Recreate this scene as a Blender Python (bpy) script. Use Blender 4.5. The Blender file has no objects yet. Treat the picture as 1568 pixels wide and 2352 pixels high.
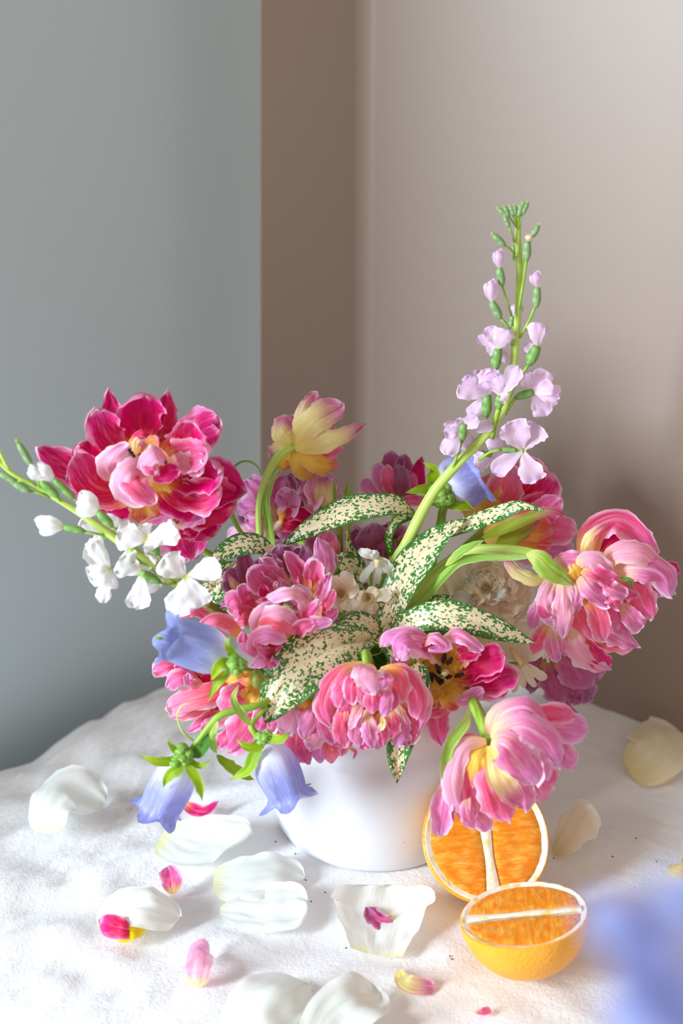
import bpy, math, random
from mathutils import Vector, Matrix, noise

# ------------------------------------------------------------------ camera, world, lights, exposure
R = math.radians
FPX, W_PX, H_PX = 3267.0, 1568.0, 2352.0
PITCH = R(25.0)
RIGHT = Vector((1, 0, 0)); FWD = Vector((0, math.cos(PITCH), -math.sin(PITCH))); UP = Vector((0, math.sin(PITCH), math.cos(PITCH)))
def ray(px, py):
    return FWD + RIGHT * ((px - W_PX / 2) / FPX) - UP * ((py - H_PX / 2) / FPX)
CAM = -0.88 * ray(860, 1862)                      # the vase's foot stands at the world origin
scene = bpy.context.scene
COL = scene.collection
cam_data = bpy.data.cameras.new('camera'); cam = bpy.data.objects.new('camera', cam_data); COL.objects.link(cam)
cam.location = CAM; cam.rotation_euler = (math.pi / 2 - PITCH, 0, 0)
cam_data.sensor_fit = 'VERTICAL'; cam_data.sensor_height = 36.0; cam_data.lens = 36.0 * FPX / H_PX
cam_data.clip_start = 0.01
cam_data.dof.use_dof = True; cam_data.dof.focus_distance = 0.80; cam_data.dof.aperture_fstop = 4.5
scene.camera = cam

world = bpy.data.worlds.new('world'); scene.world = world; world.use_nodes = True
world.node_tree.nodes['Background'].inputs[0].default_value = (1.0, 0.89, 0.80, 1)
world.node_tree.nodes['Background'].inputs[1].default_value = 0.50

def area_light(name, loc, target, sx, sy, power, col):
    d = bpy.data.lights.new(name, 'AREA'); d.shape = 'RECTANGLE'; d.size = sx; d.size_y = sy; d.energy = power; d.color = col
    o = bpy.data.objects.new(name, d); COL.objects.link(o); o.location = loc
    o.rotation_euler = (Vector(target) - Vector(loc)).to_track_quat('-Z', 'Y').to_euler()
    return o
area_light('window_daylight', (-1.34, -0.80, 0.62), (0.02, 0, 0.14), 0.32, 0.75, 37, (0.75, 0.88, 1.0))

vs = scene.view_settings
vs.view_transform = 'Standard'; vs.look = 'None'; vs.gamma = 1.0; vs.use_curve_mapping = False; vs.exposure = 0.34

# ------------------------------------------------------------------ placing helpers
def at(px, py, d=0.0):                            # point of the ray through a pixel that lies d centimetres behind the vase's axis
    r = ray(px, py); return CAM + r * ((d / 100.0 - CAM.y) / r.y)
def atz(px, py, z=0.0):                           # ... that lies z metres above the table
    r = ray(px, py); return CAM + r * ((z - CAM.z) / r.z)
def mpp(p):                                       # metres per photograph pixel at a point
    return (p - CAM).dot(FWD) / FPX
def camvec(n, p=None):
    v = (p - CAM).normalized() if p is not None else FWD
    r = RIGHT; u = r.cross(v).normalized() * 1.0
    u = (UP - v * UP.dot(v)).normalized(); r = v.cross(u).normalized()
    return (r * n[0] + u * n[1] - v * n[2]).normalized()

rng = random.Random(7)
def lin(c):
    return tuple(((x / 255.0) / 12.92 if x / 255.0 <= 0.04045 else ((x / 255.0 + 0.055) / 1.055) ** 2.4) for x in c) + (1.0,)

# ------------------------------------------------------------------ materials
class NT:
    def __init__(s, name):
        s.m = bpy.data.materials.new(name); s.m.use_nodes = True; s.t = s.m.node_tree
        for n in list(s.t.nodes): s.t.nodes.remove(n)
        s.out = s.t.nodes.new('ShaderNodeOutputMaterial')
    def n(s, typ, ins=None, **props):
        nd = s.t.nodes.new('ShaderNode' + typ)
        for k, v in props.items(): setattr(nd, k, v)
        for k, v in (ins or {}).items(): s.set(nd.inputs[k], v)
        return nd
    def set(s, sock, v):
        if isinstance(v, bpy.types.NodeSocket): s.t.links.new(v, sock)
        else: sock.default_value = v
    def math(s, op, a, b=0.0, c=0.0, clamp=False):
        nd = s.n('Math', {0: a, 1: b, 2: c}, operation=op); nd.use_clamp = clamp; return nd.outputs[0]
    def mix(s, f, a, b, mode='MIX'):
        nd = s.n('Mix', data_type='RGBA', blend_type=mode); nd.clamp_factor = True
        s.set(nd.inputs[0], f); s.set(nd.inputs[6], a); s.set(nd.inputs[7], b); return nd.outputs[2]
    def ramp(s, f, stops, interp='LINEAR'):
        nd = s.n('ValToRGB', {0: f}); cr = nd.color_ramp; cr.interpolation = interp
        while len(cr.elements) < len(stops): cr.elements.new(0.5)
        for e, (p, c) in zip(cr.elements, stops): e.position = p; e.color = c
        return nd.outputs[0]
    def smooth(s, v, a, b):
        nd = s.n('MapRange', {0: v, 1: a, 2: b, 3: 0.0, 4: 1.0}, interpolation_type='SMOOTHSTEP'); return nd.outputs[0]
    def uv(s, name='UVMap'):
        u = s.n('UVMap', uv_map=name); sp = s.n('SeparateXYZ', {0: u.outputs[0]}); return u.outputs[0], sp.outputs[0], sp.outputs[1]
    def noise(s, vec, scale, detail=2.0, rough=0.5, dist=0.0):
        return s.n('TexNoise', {'Vector': vec, 'Scale': scale, 'Detail': detail, 'Roughness': rough, 'Distortion': dist}).outputs[0]
    def principled(s, col, rough=0.5, spec=0.3, normal=None, **kw):
        b = s.n('BsdfPrincipled', {'Base Color': col, 'Roughness': rough, 'Specular IOR Level': spec})
        if normal is not None: s.t.links.new(normal, b.inputs['Normal'])
        for k, v in kw.items(): s.set(b.inputs[k.replace('_', ' ')], v)
        return b.outputs[0]
    def bump(s, h, strength, dist=0.001):
        return s.n('Bump', {'Height': h, 'Strength': strength, 'Distance': dist}).outputs[0]
    def done(s, sh):
        s.t.links.new(sh, s.out.inputs[0]); return s.m
    def thin(s, col, trans, rough, spec, normal=None, tcol=None):
        a = s.principled(col, rough, spec, normal)
        b = s.n('BsdfTranslucent', {0: tcol if tcol is not None else col})
        if normal is not None: s.t.links.new(normal, b.inputs['Normal'])
        return s.n('MixShader', {0: trans, 1: a, 2: b.outputs[0]}).outputs[0]

M = {}
def petal_mat(name, base, mid, tip, edge, y0=0.05, y1=0.42, streak=0.5, edgew=0.55, pale=None, trans=0.36, tipstart=0.6, rib=0.25, rimf=0.6):
    t = NT(name); uvv, u, v = t.uv()
    oi = t.n('ObjectInfo').outputs['Random']
    un = t.math('ABSOLUTE', t.math('MULTIPLY_ADD', u, 2.0, -1.0))
    cx = t.n('CombineXYZ', {0: t.math('MULTIPLY', u, 15.0), 1: t.math('MULTIPLY', v, 1.3), 2: t.math('MULTIPLY', oi, 40.0)}).outputs[0]
    st = t.noise(cx, 1.0, 4.0, 0.6, 0.25)
    st2 = t.noise(cx, 3.6, 3.0, 0.6)
    cl = t.noise(t.n('CombineXYZ', {0: u, 1: v, 2: t.math('MULTIPLY', oi, 40.0)}).outputs[0], 2.6, 2.0)
    vp = t.math('ADD', v, t.math('ADD', t.math('MULTIPLY', t.math('SUBTRACT', st, 0.5), 0.55), t.math('MULTIPLY', t.math('SUBTRACT', oi, 0.5), 0.12)))
    col = t.ramp(vp, [(max(0, y0), lin(base)), (y1, lin(mid)), (tipstart, lin(mid)), (0.97, lin(tip))], 'EASE')
    ef = t.smooth(t.math('ADD', un, t.math('MULTIPLY', t.math('SUBTRACT', cl, 0.5), 0.9)), edgew, 1.08)
    ef = t.math('MULTIPLY', ef, t.smooth(v, 0.08, 0.55))
    col = t.mix(t.math('MULTIPLY', ef, 0.85), col, lin(edge))
    pf = t.math('MULTIPLY', t.smooth(st2, 0.46, 0.72), streak)
    col = t.mix(pf, col, lin(pale or edge))
    rf = t.math('MULTIPLY', t.math('SUBTRACT', 1.0, t.smooth(un, 0.0, 0.13)), t.math('MULTIPLY', rib, t.math('SUBTRACT', 1.0, t.smooth(v, 0.4, 0.9))))
    col = t.mix(rf, col, lin(pale or edge))
    rim = t.math('MAXIMUM', t.smooth(un, 0.86, 0.99), t.smooth(v, 0.90, 1.0))
    col = t.mix(t.math('MULTIPLY', t.math('MULTIPLY', rim, rimf), t.smooth(v, 0.15, 0.5)), col, lin(tuple(min(255, c * 0.55 + 115) for c in edge)))
    hs = t.n('HueSaturation', {'Hue': t.math('MULTIPLY_ADD', oi, 0.022, 0.489), 'Saturation': 1.10, 'Value': t.math('MULTIPLY_ADD', oi, 0.16, 0.99), 'Color': col}).outputs[0]
    nrm = t.bump(t.math('ADD', t.math('MULTIPLY', st2, 0.7), st), 0.30, 0.0013)
    M[name] = t.done(t.thin(hs, trans, 0.42, 0.35, nrm))
YEL, ORA = (246, 206, 84), (246, 178, 62)
petal_mat('petal_magenta', (247, 200, 120), (216, 48, 108), (228, 84, 152), (250, 182, 220), 0.02, 0.34, 0.38, 0.55, (250, 190, 200))
petal_mat('petal_crimson', (247, 188, 94), (210, 40, 94), (218, 62, 126), (242, 146, 194), 0.05, 0.40, 0.26, 0.68, (240, 136, 160))
petal_mat('petal_pink', (249, 212, 140), (236, 104, 150), (238, 130, 186), (252, 204, 230), 0.03, 0.40, 0.45, 0.5, (253, 208, 210), rib=0.4)
petal_mat('petal_coral', (249, 198, 104), (244, 120, 144), (246, 148, 190), (253, 208, 226), 0.05, 0.45, 0.42, 0.58, (254, 208, 190))
petal_mat('petal_lilac', (251, 228, 180), (232, 130, 184), (230, 150, 210), (248, 214, 238), 0.04, 0.44, 0.55, 0.45, (253, 228, 232), rib=0.55)
petal_mat('petal_pale', (250, 226, 160), (240, 168, 200), (236, 178, 222), (250, 226, 238), 0.0, 0.32, 0.60, 0.45, (255, 238, 226))
petal_mat('petal_mauve', (226, 182, 130), (190, 96, 138), (192, 114, 164), (222, 162, 202), 0.02, 0.32, 0.42, 0.5, (226, 166, 180))
petal_mat('petal_dusky', (212, 164, 130), (166, 90, 122), (160, 102, 144), (204, 150, 186), 0.02, 0.36, 0.38, 0.55, (206, 146, 158))
petal_mat('petal_golden', (250, 226, 124), (248, 208, 110), (240, 128, 140), (248, 176, 186), 0.15, 0.52, 0.24, 0.76, (252, 230, 150), tipstart=0.62)
petal_mat('petal_cream', (246, 232, 150), (247, 236, 172), (206, 116, 164), (232, 170, 190), 0.10, 0.38, 0.25, 0.82, (252, 242, 200), tipstart=0.46)
petal_mat('petal_white', (232, 230, 180), (231, 233, 227), (234, 236, 231), (240, 241, 238), 0.0, 0.14, 0.15, 0.6, (248, 248, 244), trans=0.34, rib=0.08, rimf=0.2)
petal_mat('petal_ivory', (234, 222, 172), (244, 234, 208), (246, 238, 220), (250, 244, 234), 0.0, 0.3, 0.25, 0.6, (252, 246, 234), trans=0.45, rib=0.1)
petal_mat('petal_stock_white', (222, 232, 150), (250, 250, 250), (252, 252, 253), (253, 253, 254), 0.02, 0.16, 0.15, 0.6, (255, 255, 255), trans=0.30, rib=0.06)
petal_mat('petal_stock_lilac', (232, 236, 200), (238, 212, 236), (234, 202, 236), (242, 222, 242), 0.02, 0.22, 0.35, 0.6, (246, 224, 246), trans=0.34, rib=0.08)
petal_mat('petal_yellow', (250, 226, 60), (250, 230, 80), (248, 222, 70), (252, 240, 130), 0.0, 0.5, 0.2, 0.7, (252, 240, 140))
petal_mat('bell_blue', (242, 242, 250), (208, 206, 240), (104, 118, 172), (150, 158, 216), 0.0, 0.40, 0.30, 3.0, (230, 230, 248), tipstart=0.76, rib=0.0, rimf=0.15)
petal_mat('sepal_green', (128, 162, 46), (146, 178, 56), (172, 196, 84), (190, 208, 112), 0.0, 0.4, 0.2, 0.75, (200, 216, 130), trans=0.25, rimf=0.15)
petal_mat('leaf_green', (92, 136, 48), (74, 126, 54), (84, 134, 66), (120, 166, 90), 0.0, 0.4, 0.25, 0.75, (140, 180, 100), trans=0.2, rimf=0.15)
petal_mat('leaf_light', (196, 214, 120), (150, 190, 80), (176, 208, 120), (206, 226, 170), 0.0, 0.4, 0.4, 0.7, (222, 234, 180), trans=0.25, rimf=0.15)
petal_mat('leaf_stripe', (168, 190, 70), (176, 186, 82), (224, 130, 170), (226, 110, 170), 0.1, 0.5, 0.2, 0.72, (214, 216, 130), tipstart=0.6, trans=0.25, rimf=0.15)

def stem_mat(name, a, b, rough=0.45):
    t = NT(name); _, u, v = t.uv()
    n = t.noise(t.n('CombineXYZ', {0: t.math('MULTIPLY', u, 14.0), 1: t.math('MULTIPLY', v, 4.0)}).outputs[0], 1.0, 3.0)
    col = t.mix(t.smooth(n, 0.35, 0.7), lin(a), lin(b))
    M[name] = t.done(t.principled(col, rough, 0.35, t.bump(n, 0.15, 0.0006), Subsurface_Weight=0.15, Subsurface_Radius=(0.002, 0.003, 0.001)))
stem_mat('stem_green', (124, 168, 44), (176, 208, 88))
stem_mat('stem_pale', (170, 204, 70), (220, 234, 150))
stem_mat('stem_olive', (116, 122, 40), (158, 158, 70))
stem_mat('calyx_green', (98, 146, 70), (150, 186, 106))
stem_mat('bud_green', (112, 148, 92), (160, 186, 132))
stem_mat('knob_green', (100, 146, 44), (160, 196, 96))
stem_mat('stamen_dark', (34, 16, 24), (66, 34, 40), 0.8)
stem_mat('pistil_cream', (224, 214, 150), (240, 226, 186))
stem_mat('tube_buff', (214, 176, 120), (232, 206, 160))

def variegated():
    t = NT('leaf_variegated'); _, u, v = t.uv(); m, mu, mv = t.uv('Metric')
    oi = t.n('ObjectInfo').outputs['Random']
    un = t.math('ABSOLUTE', t.math('MULTIPLY_ADD', u, 2.0, -1.0))
    vec = t.n('CombineXYZ', {0: t.math('MULTIPLY', mu, 1.3), 1: t.math('MULTIPLY', mv, 0.85), 2: t.math('MULTIPLY', oi, 30)}).outputs[0]
    n1 = t.noise(vec, 5.6, 1.5, 0.5, 0.3)
    n2 = t.noise(vec, 0.75, 1.0)
    dens = t.math('ADD', t.math('MULTIPLY', t.math('POWER', un, 1.8), 0.22), t.math('MULTIPLY', t.math('SUBTRACT', n2, 0.5), 0.30))
    dens = t.math('ADD', dens, t.math('MULTIPLY', t.math('POWER', v, 3.0), 0.06))
    g = t.smooth(t.math('ADD', n1, dens), 0.585, 0.61)
    vo = t.n('TexVoronoi', {'Vector': vec, 'Scale': 9.0}).outputs[0]
    dots = t.math('SUBTRACT', 1.0, t.smooth(vo, 0.20, 0.27))
    g = t.math('MULTIPLY', g, t.math('SUBTRACT', 1.0, dots))
    g = t.math('MAXIMUM', g, t.smooth(un, 0.93, 0.97))
    cream = t.mix(n2, lin((246, 226, 178)), lin((242, 232, 200)))
    green = t.mix(n2, lin((40, 104, 36)), lin((66, 136, 52)))
    col = t.mix(g, cream, green)
    rib = t.math('MULTIPLY', t.math('SUBTRACT', 1.0, t.smooth(un, 0.0, 0.045)), 0.6)
    col = t.mix(rib, col, lin((238, 226, 170)))
    nrm = t.bump(t.math('ADD', t.math('MULTIPLY', g, 0.2), t.noise(vec, 6.0, 2.0)), 0.1, 0.001)
    M['leaf_variegated'] = t.done(t.thin(col, 0.14, 0.30, 0.5, nrm))
variegated()

def simple_mats():
    # painted grey wall
    t = NT('wall_grey_paint'); tc = t.n('TexCoord').outputs['Object']
    n = t.noise(tc, 3.0, 3.0); f = t.noise(tc, 350.0, 2.0)
    M['wall_grey'] = t.done(t.principled(t.mix(n, lin((194, 212, 219)), lin((199, 216, 222))), 0.55, 0.3, t.bump(f, 0.08, 0.0005)))
    t = NT('wall_brown_card'); tc = t.n('TexCoord').outputs['Object']
    n = t.noise(tc, 5.0, 3.0); f = t.noise(tc, 420.0, 2.0)
    M['wall_brown'] = t.done(t.principled(t.mix(n, lin((148, 129, 115)), lin((154, 136, 122))), 0.5, 0.8, t.bump(f, 0.06, 0.0005)))
    # cotton cloth
    t = NT('cotton_cloth'); tc = t.n('TexCoord').outputs['Object']
    n = t.noise(tc, 6.0, 3.0); w1 = t.n('TexWave', {'Vector': tc, 'Scale': 700.0, 'Distortion': 1.5, 'Detail': 2.0}, bands_direction='X').outputs[0]
    w2 = t.n('TexWave', {'Vector': tc, 'Scale': 700.0, 'Distortion': 1.5, 'Detail': 2.0}, bands_direction='Y').outputs[0]
    fz = t.noise(tc, 520.0, 3.0, 0.7)
    h = t.math('ADD', t.math('ADD', t.math('MULTIPLY', w1, 0.12), t.math('MULTIPLY', w2, 0.12)), t.math('ADD', t.math('MULTIPLY', fz, 1.2), t.math('MULTIPLY', t.noise(tc, 190.0, 3.0, 0.6), 1.6)))
    M['cloth'] = t.done(t.principled(t.mix(n, lin((243, 242, 242)), lin((247, 246, 246))), 0.9, 0.1, t.bump(h, 0.42, 0.0016), Sheen_Weight=0.15))
    # matt white ceramic with fine dark specks
    t = NT('white_ceramic'); tc = t.n('TexCoord').outputs['Object']
    vo = t.n('TexVoronoi', {'Vector': tc, 'Scale': 130.0}); n = t.noise(tc, 30.0)
    sp = t.math('MULTIPLY', t.math('SUBTRACT', 1.0, t.smooth(vo.outputs[0], 0.06, 0.11)), t.smooth(t.n('SeparateColor', {0: vo.outputs[1]}).outputs[0], 0.93, 0.96))
    col = t.mix(t.math('MULTIPLY', sp, 0.7), lin((222, 223, 228)), lin((110, 104, 104)))
    M['ceramic'] = t.done(t.principled(col, 0.42, 0.4, t.bump(n, 0.03, 0.001)))
    # orange
    t = NT('orange_peel'); tc = t.n('TexCoord').outputs['Object']
    vo = t.n('TexVoronoi', {'Vector': tc, 'Scale': 620.0}, feature='SMOOTH_F1').outputs[0]; n = t.noise(tc, 60.0, 2.0)
    col = t.mix(n, lin((251, 164, 34)), lin((253, 184, 56)))
    M['peel'] = t.done(t.principled(col, 0.38, 0.45, t.bump(vo, 0.35, 0.0012), Subsurface_Weight=0.15, Subsurface_Radius=(0.004, 0.002, 0.0006)))
    t = NT('orange_pith'); tc = t.n('TexCoord').outputs['Object']
    n = t.noise(tc, 300.0, 3.0); n2 = t.noise(tc, 120.0, 2.0)
    col = t.mix(t.smooth(n2, 0.52, 0.68), lin((255, 246, 224)), lin((253, 220, 140)))
    M['pith'] = t.done(t.principled(col, 0.55, 0.3, t.bump(n, 0.4, 0.001), Subsurface_Weight=0.2, Subsurface_Radius=(0.003, 0.002, 0.001)))
    t = NT('orange_flesh'); _, u, v = t.uv()     # u: along the core, v: out from it
    vec = t.n('CombineXYZ', {0: t.math('MULTIPLY', u, 34.0), 1: t.math('MULTIPLY', v, 3.0)}).outputs[0]
    n = t.noise(vec, 1.0, 3.0, 0.55, 0.5); n2 = t.noise(vec, 3.4, 3.0, 0.6, 0.5); n3 = t.noise(t.n('TexCoord').outputs['Object'], 45.0, 2.0)
    col = t.ramp(t.math('ADD', t.math('MULTIPLY', n, 0.82), t.math('MULTIPLY', n3, 0.18)), [(0.28, lin((242, 124, 12))), (0.5, lin((251, 156, 30))), (0.74, lin((255, 204, 104)))])
    M['flesh'] = t.done(t.principled(col, 0.24, 0.5, t.bump(t.math('ADD', n, t.math('MULTIPLY', n2, 0.6)), 0.3, 0.0013), Subsurface_Weight=0.4, Subsurface_Radius=(0.006, 0.003, 0.0008)))
    t = NT('dark_crumb'); M['crumb'] = t.done(t.principled(lin((60, 48, 52)), 0.8, 0.2))
    t = NT('dark_foam'); tc = t.n('TexCoord').outputs['Object']
    M['foam'] = t.done(t.principled(t.mix(t.noise(tc, 200.0), lin((22, 40, 26)), lin((40, 62, 38))), 0.9, 0.1))
simple_mats()

# ------------------------------------------------------------------ mesh helpers
def link(name, mesh, mat, parent=None, smooth=True):
    if mat is not None: mesh.materials.append(M[mat] if isinstance(mat, str) else mat)
    if smooth:
        for p in mesh.polygons: p.use_smooth = True
    o = bpy.data.objects.new(name, mesh); COL.objects.link(o)
    if parent is not None:
        o.parent = parent
    return o
def thing(name, label, cat, loc, group=None):
    o = bpy.data.objects.new(name, None); COL.objects.link(o); o.empty_display_size = 0.01
    o.location = loc; o.matrix_world = Matrix.Translation(loc)
    o['label'] = label; o['category'] = cat
    if group: o['group'] = group
    return o
def tag(o, label, cat, group=None):
    o['label'] = label; o['category'] = cat
    if group: o['group'] = group
    return o
def catmull(P, t):                                # t in 0..1 over the whole polyline
    n = len(P) - 1; x = min(max(t, 0.0), 1.0) * n; i = min(int(x), n - 1); f = x - i
    p1, p2 = P[i], P[i + 1]
    p0 = P[i - 1] if i > 0 else p1 + (p1 - p2); p3 = P[i + 2] if i + 2 <= n else p2 + (p2 - p1)
    return 0.5 * ((2 * p1) + (p2 - p0) * f + (2 * p0 - 5 * p1 + 4 * p2 - p3) * f * f + (3 * p1 - p0 - 3 * p2 + p3) * f ** 3)
def resample(P, m):
    s = [catmull(P, i / 60.0) for i in range(61)]
    L = [0.0]
    for a, b in zip(s, s[1:]): L.append(L[-1] + (b - a).length)
    return s, L, L[-1]
def along(s, L, d):
    if d <= 0: return s[0].copy()
    for i in range(1, len(L)):
        if L[i] >= d:
            f = (d - L[i - 1]) / max(L[i] - L[i - 1], 1e-9); return s[i - 1].lerp(s[i], f)
    return s[-1].copy()

PROF = {  # half-width along the length: (exponent at the base, exponent at the tip, width at the base)
    'tulip': (0.75, 0.42, 0.22), 'round': (0.85, 0.36, 0.16), 'point': (0.7, 0.8, 0.25), 'leaf': (0.75, 0.85, 0.06), 'blade': (1.15, 0.85, 0.04), 'sepal': (0.6, 1.25, 0.3), 'wedge': (0.9, 0.16, 0.42),
    'stock': (1.15, 0.36, 0.12), 'spike': (0.5, 1.0, 0.4), 'strap': (0.25, 0.45, 0.6), 'shell': (0.42, 0.36, 0.35)}
def profile(kind):
    p, q, b = PROF[kind]; vm = p / (p + q); mx = vm ** p * (1 - vm) ** q
    return lambda v: (v ** p * (1 - v) ** q) / mx * (1 - b * (1 - v)) + b * (1 - v) * (1 - v ** 4)
def petal_mesh(pts, width, n, prof='tulip', wrap=0.7, ruf=0.08, jag=0.13, crumple=0.07, crease=0.0, twist=0.0, tipcurl=0.0, nu=18, nv=26, seed=0, rufn=2.2, sway=0.07, vein=0.016, fold=0.07, frill=0.06, pleat=0.12):
    r = random.Random(seed); ph = [r.uniform(0, 6.28) for _ in range(6)]
    s, L, T = resample(pts, 60); pf = profile(prof); hw = width / 2.0
    off = Vector((r.uniform(-9, 9), r.uniform(-9, 9), r.uniform(-9, 9)))
    verts, uvs, met = [], [], []
    lastN = None; sw = r.uniform(-sway, sway) * 2; rufn = rufn * r.uniform(0.7, 1.5); lean = r.uniform(-0.35, 0.35)
    for j in range(nv + 1):
        t = j / nv; v = 1 - (1 - t) ** 1.55
        c = along(s, L, v * T)
        a, b = along(s, L, max(0, v - 0.03) * T), along(s, L, min(1, v + 0.03) * T)
        tan = (b - a).normalized()
        N = n - tan * n.dot(tan)
        if N.length < 0.15: N = lastN - tan * lastN.dot(tan) if lastN is not None else tan.orthogonal()
        N.normalize(); lastN = N
        if twist: N = (Matrix.Rotation(twist * v, 3, tan) @ N)
        S = tan.cross(N).normalized()
        w = hw * max(pf(v), 0.0)
        for i in range(nu + 1):
            u = -1 + 2 * i / nu
            jg = 1 + jag * (noise.noise(Vector((v * 7, u * 1.5, 0)) + off)) * 2 + jag * 0.8 * noise.noise(Vector((v * 21, u * 2, 3)) + off)
            ww = w * (1 + (jg - 1) * abs(u))
            wr = wrap * (0.35 + 0.65 * min(1, v * 1.6)) if abs(wrap) > 0 else 1e-4
            th = u * wr if abs(wr) > 1e-3 else u * 1e-3
            k = wr if abs(wr) > 1e-3 else 1e-3
            x = ww / k * math.sin(th); z = ww / k * (1 - math.cos(th))
            au = abs(u); sg = 1 if u > 0 else -1
            z += hw * ruf * au ** 2.2 * math.sin(6.283 * rufn * v + ph[0] + sg * 1.2) * min(1, v * 2.5)
            z += hw * ruf * 0.9 * max(0, (v - 0.5) / 0.5) ** 2 * math.sin(7.5 * u + ph[1])
            z += hw * crumple * 2 * noise.noise(Vector((u * 1.7, v * 3.1, 1.0)) + off) * min(1, v * 3)
            z += hw * crumple * 1.2 * noise.noise(Vector((u * 4.1, v * 5.1, 4.0)) + off) * min(1, v * 3)
            if crease: z -= hw * crease * math.exp(-(u / 0.16) ** 2) * (1 - v * 0.6)
            z += hw * vein * math.sin(u * 15 + ph[3]) * math.sin(min(1, v * 1.2) * 3.0)
            z += hw * fold * math.sin(u * 4.3 + ph[4] + v * 2.2) * v + hw * fold * 0.5 * math.sin(u * 8.1 + ph[5] - v * 3.0) * v * v
            z += hw * frill * au ** 4 * math.sin(6.283 * rufn * 2.6 * v + ph[2] + sg) * min(1, v * 2)
            z += hw * frill * 0.8 * max(0, (v - 0.72) / 0.28) ** 2 * math.sin(17 * u + ph[5])
            z += hw * pleat * (0.35 - abs(noise.noise(Vector((u * 2.1, v * 0.9, 7.0)) + off)) * 2) * min(1, v * 1.6) * (0.4 + 0.6 * au)
            z += hw * lean * 0.35 * u * v * v
            tc = tipcurl * max(0, (v - 0.62) / 0.38) ** 2 * hw
            tj = jag * 1.2 * hw * max(0, (v - 0.7) / 0.3) * (noise.noise(Vector((u * 3.3, 9.1, ph[2])) + off) + 0.5 * noise.noise(Vector((u * 9.3, 2.1, ph[2])) + off))
            verts.append(c + S * (x + sw * hw * math.sin(v * 3.14159)) + N * (z + tc) + tan * (tj - abs(tc) * 0.5))
            uvs.append(((u + 1) / 2, v)); met.append((u * w * 100, v * T * 100))
    faces = []
    for j in range(nv):
        for i in range(nu):
            a = j * (nu + 1) + i; faces.append((a, a + 1, a + nu + 2, a + nu + 1))
    return grid_mesh('petal', verts, faces, uvs, met)
def grid_mesh(name, verts, faces, uvs=None, met=None):
    me = bpy.data.meshes.new(name); me.from_pydata([tuple(v) for v in verts], [], faces)
    if uvs:
        l = me.uv_layers.new(name='UVMap')
        for lp in me.loops: l.data[lp.index].uv = uvs[lp.vertex_index]
    if met:
        l = me.uv_layers.new(name='Metric')
        for lp in me.loops: l.data[lp.index].uv = met[lp.vertex_index]
    me.update(); return me
def to_local(me, parent):
    o = parent.matrix_world.translation
    me.transform(Matrix.Translation(-o))
def tube_mesh(pts, radii, sides=9, rows=18, knob=0.0, cap=True):
    s, L, T = resample(pts, 60); verts, uvs, faces = [], [], []
    ref = Vector((0.3, -0.8, 0.5)).normalized()
    for j in range(rows + 1):
        v = j / rows; c = along(s, L, v * T); tan = (along(s, L, min(1, v + 0.03) * T) - along(s, L, max(0, v - 0.03) * T)).normalized()
        A = ref - tan * ref.dot(tan)
        if A.length < 0.05: A = tan.orthogonal()
        A.normalize(); B = tan.cross(A)
        x = v * (len(radii) - 1); i = min(int(x), len(radii) - 2) if len(radii) > 1 else 0
        rad = radii[0] if len(radii) == 1 else radii[i] + (radii[i + 1] - radii[i]) * (x - i)
        for k in range(sides):
            a = 6.28318 * k / sides
            rr = rad * (1 + knob * noise.noise(Vector((math.cos(a) * 2, math.sin(a) * 2, v * 5)) + c * 50))
            verts.append(c + A * math.cos(a) * rr + B * math.sin(a) * rr); uvs.append((k / sides, v))
    for j in range(rows):
        for k in range(sides):
            faces.append((j * sides + k, j * sides + (k + 1) % sides, (j + 1) * sides + (k + 1) % sides, (j + 1) * sides + k))
    if cap:
        faces.append(tuple(range(sides))[::-1]); faces.append(tuple(rows * sides + k for k in range(sides)))
    return grid_mesh('tube', verts, faces, uvs)

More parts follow.
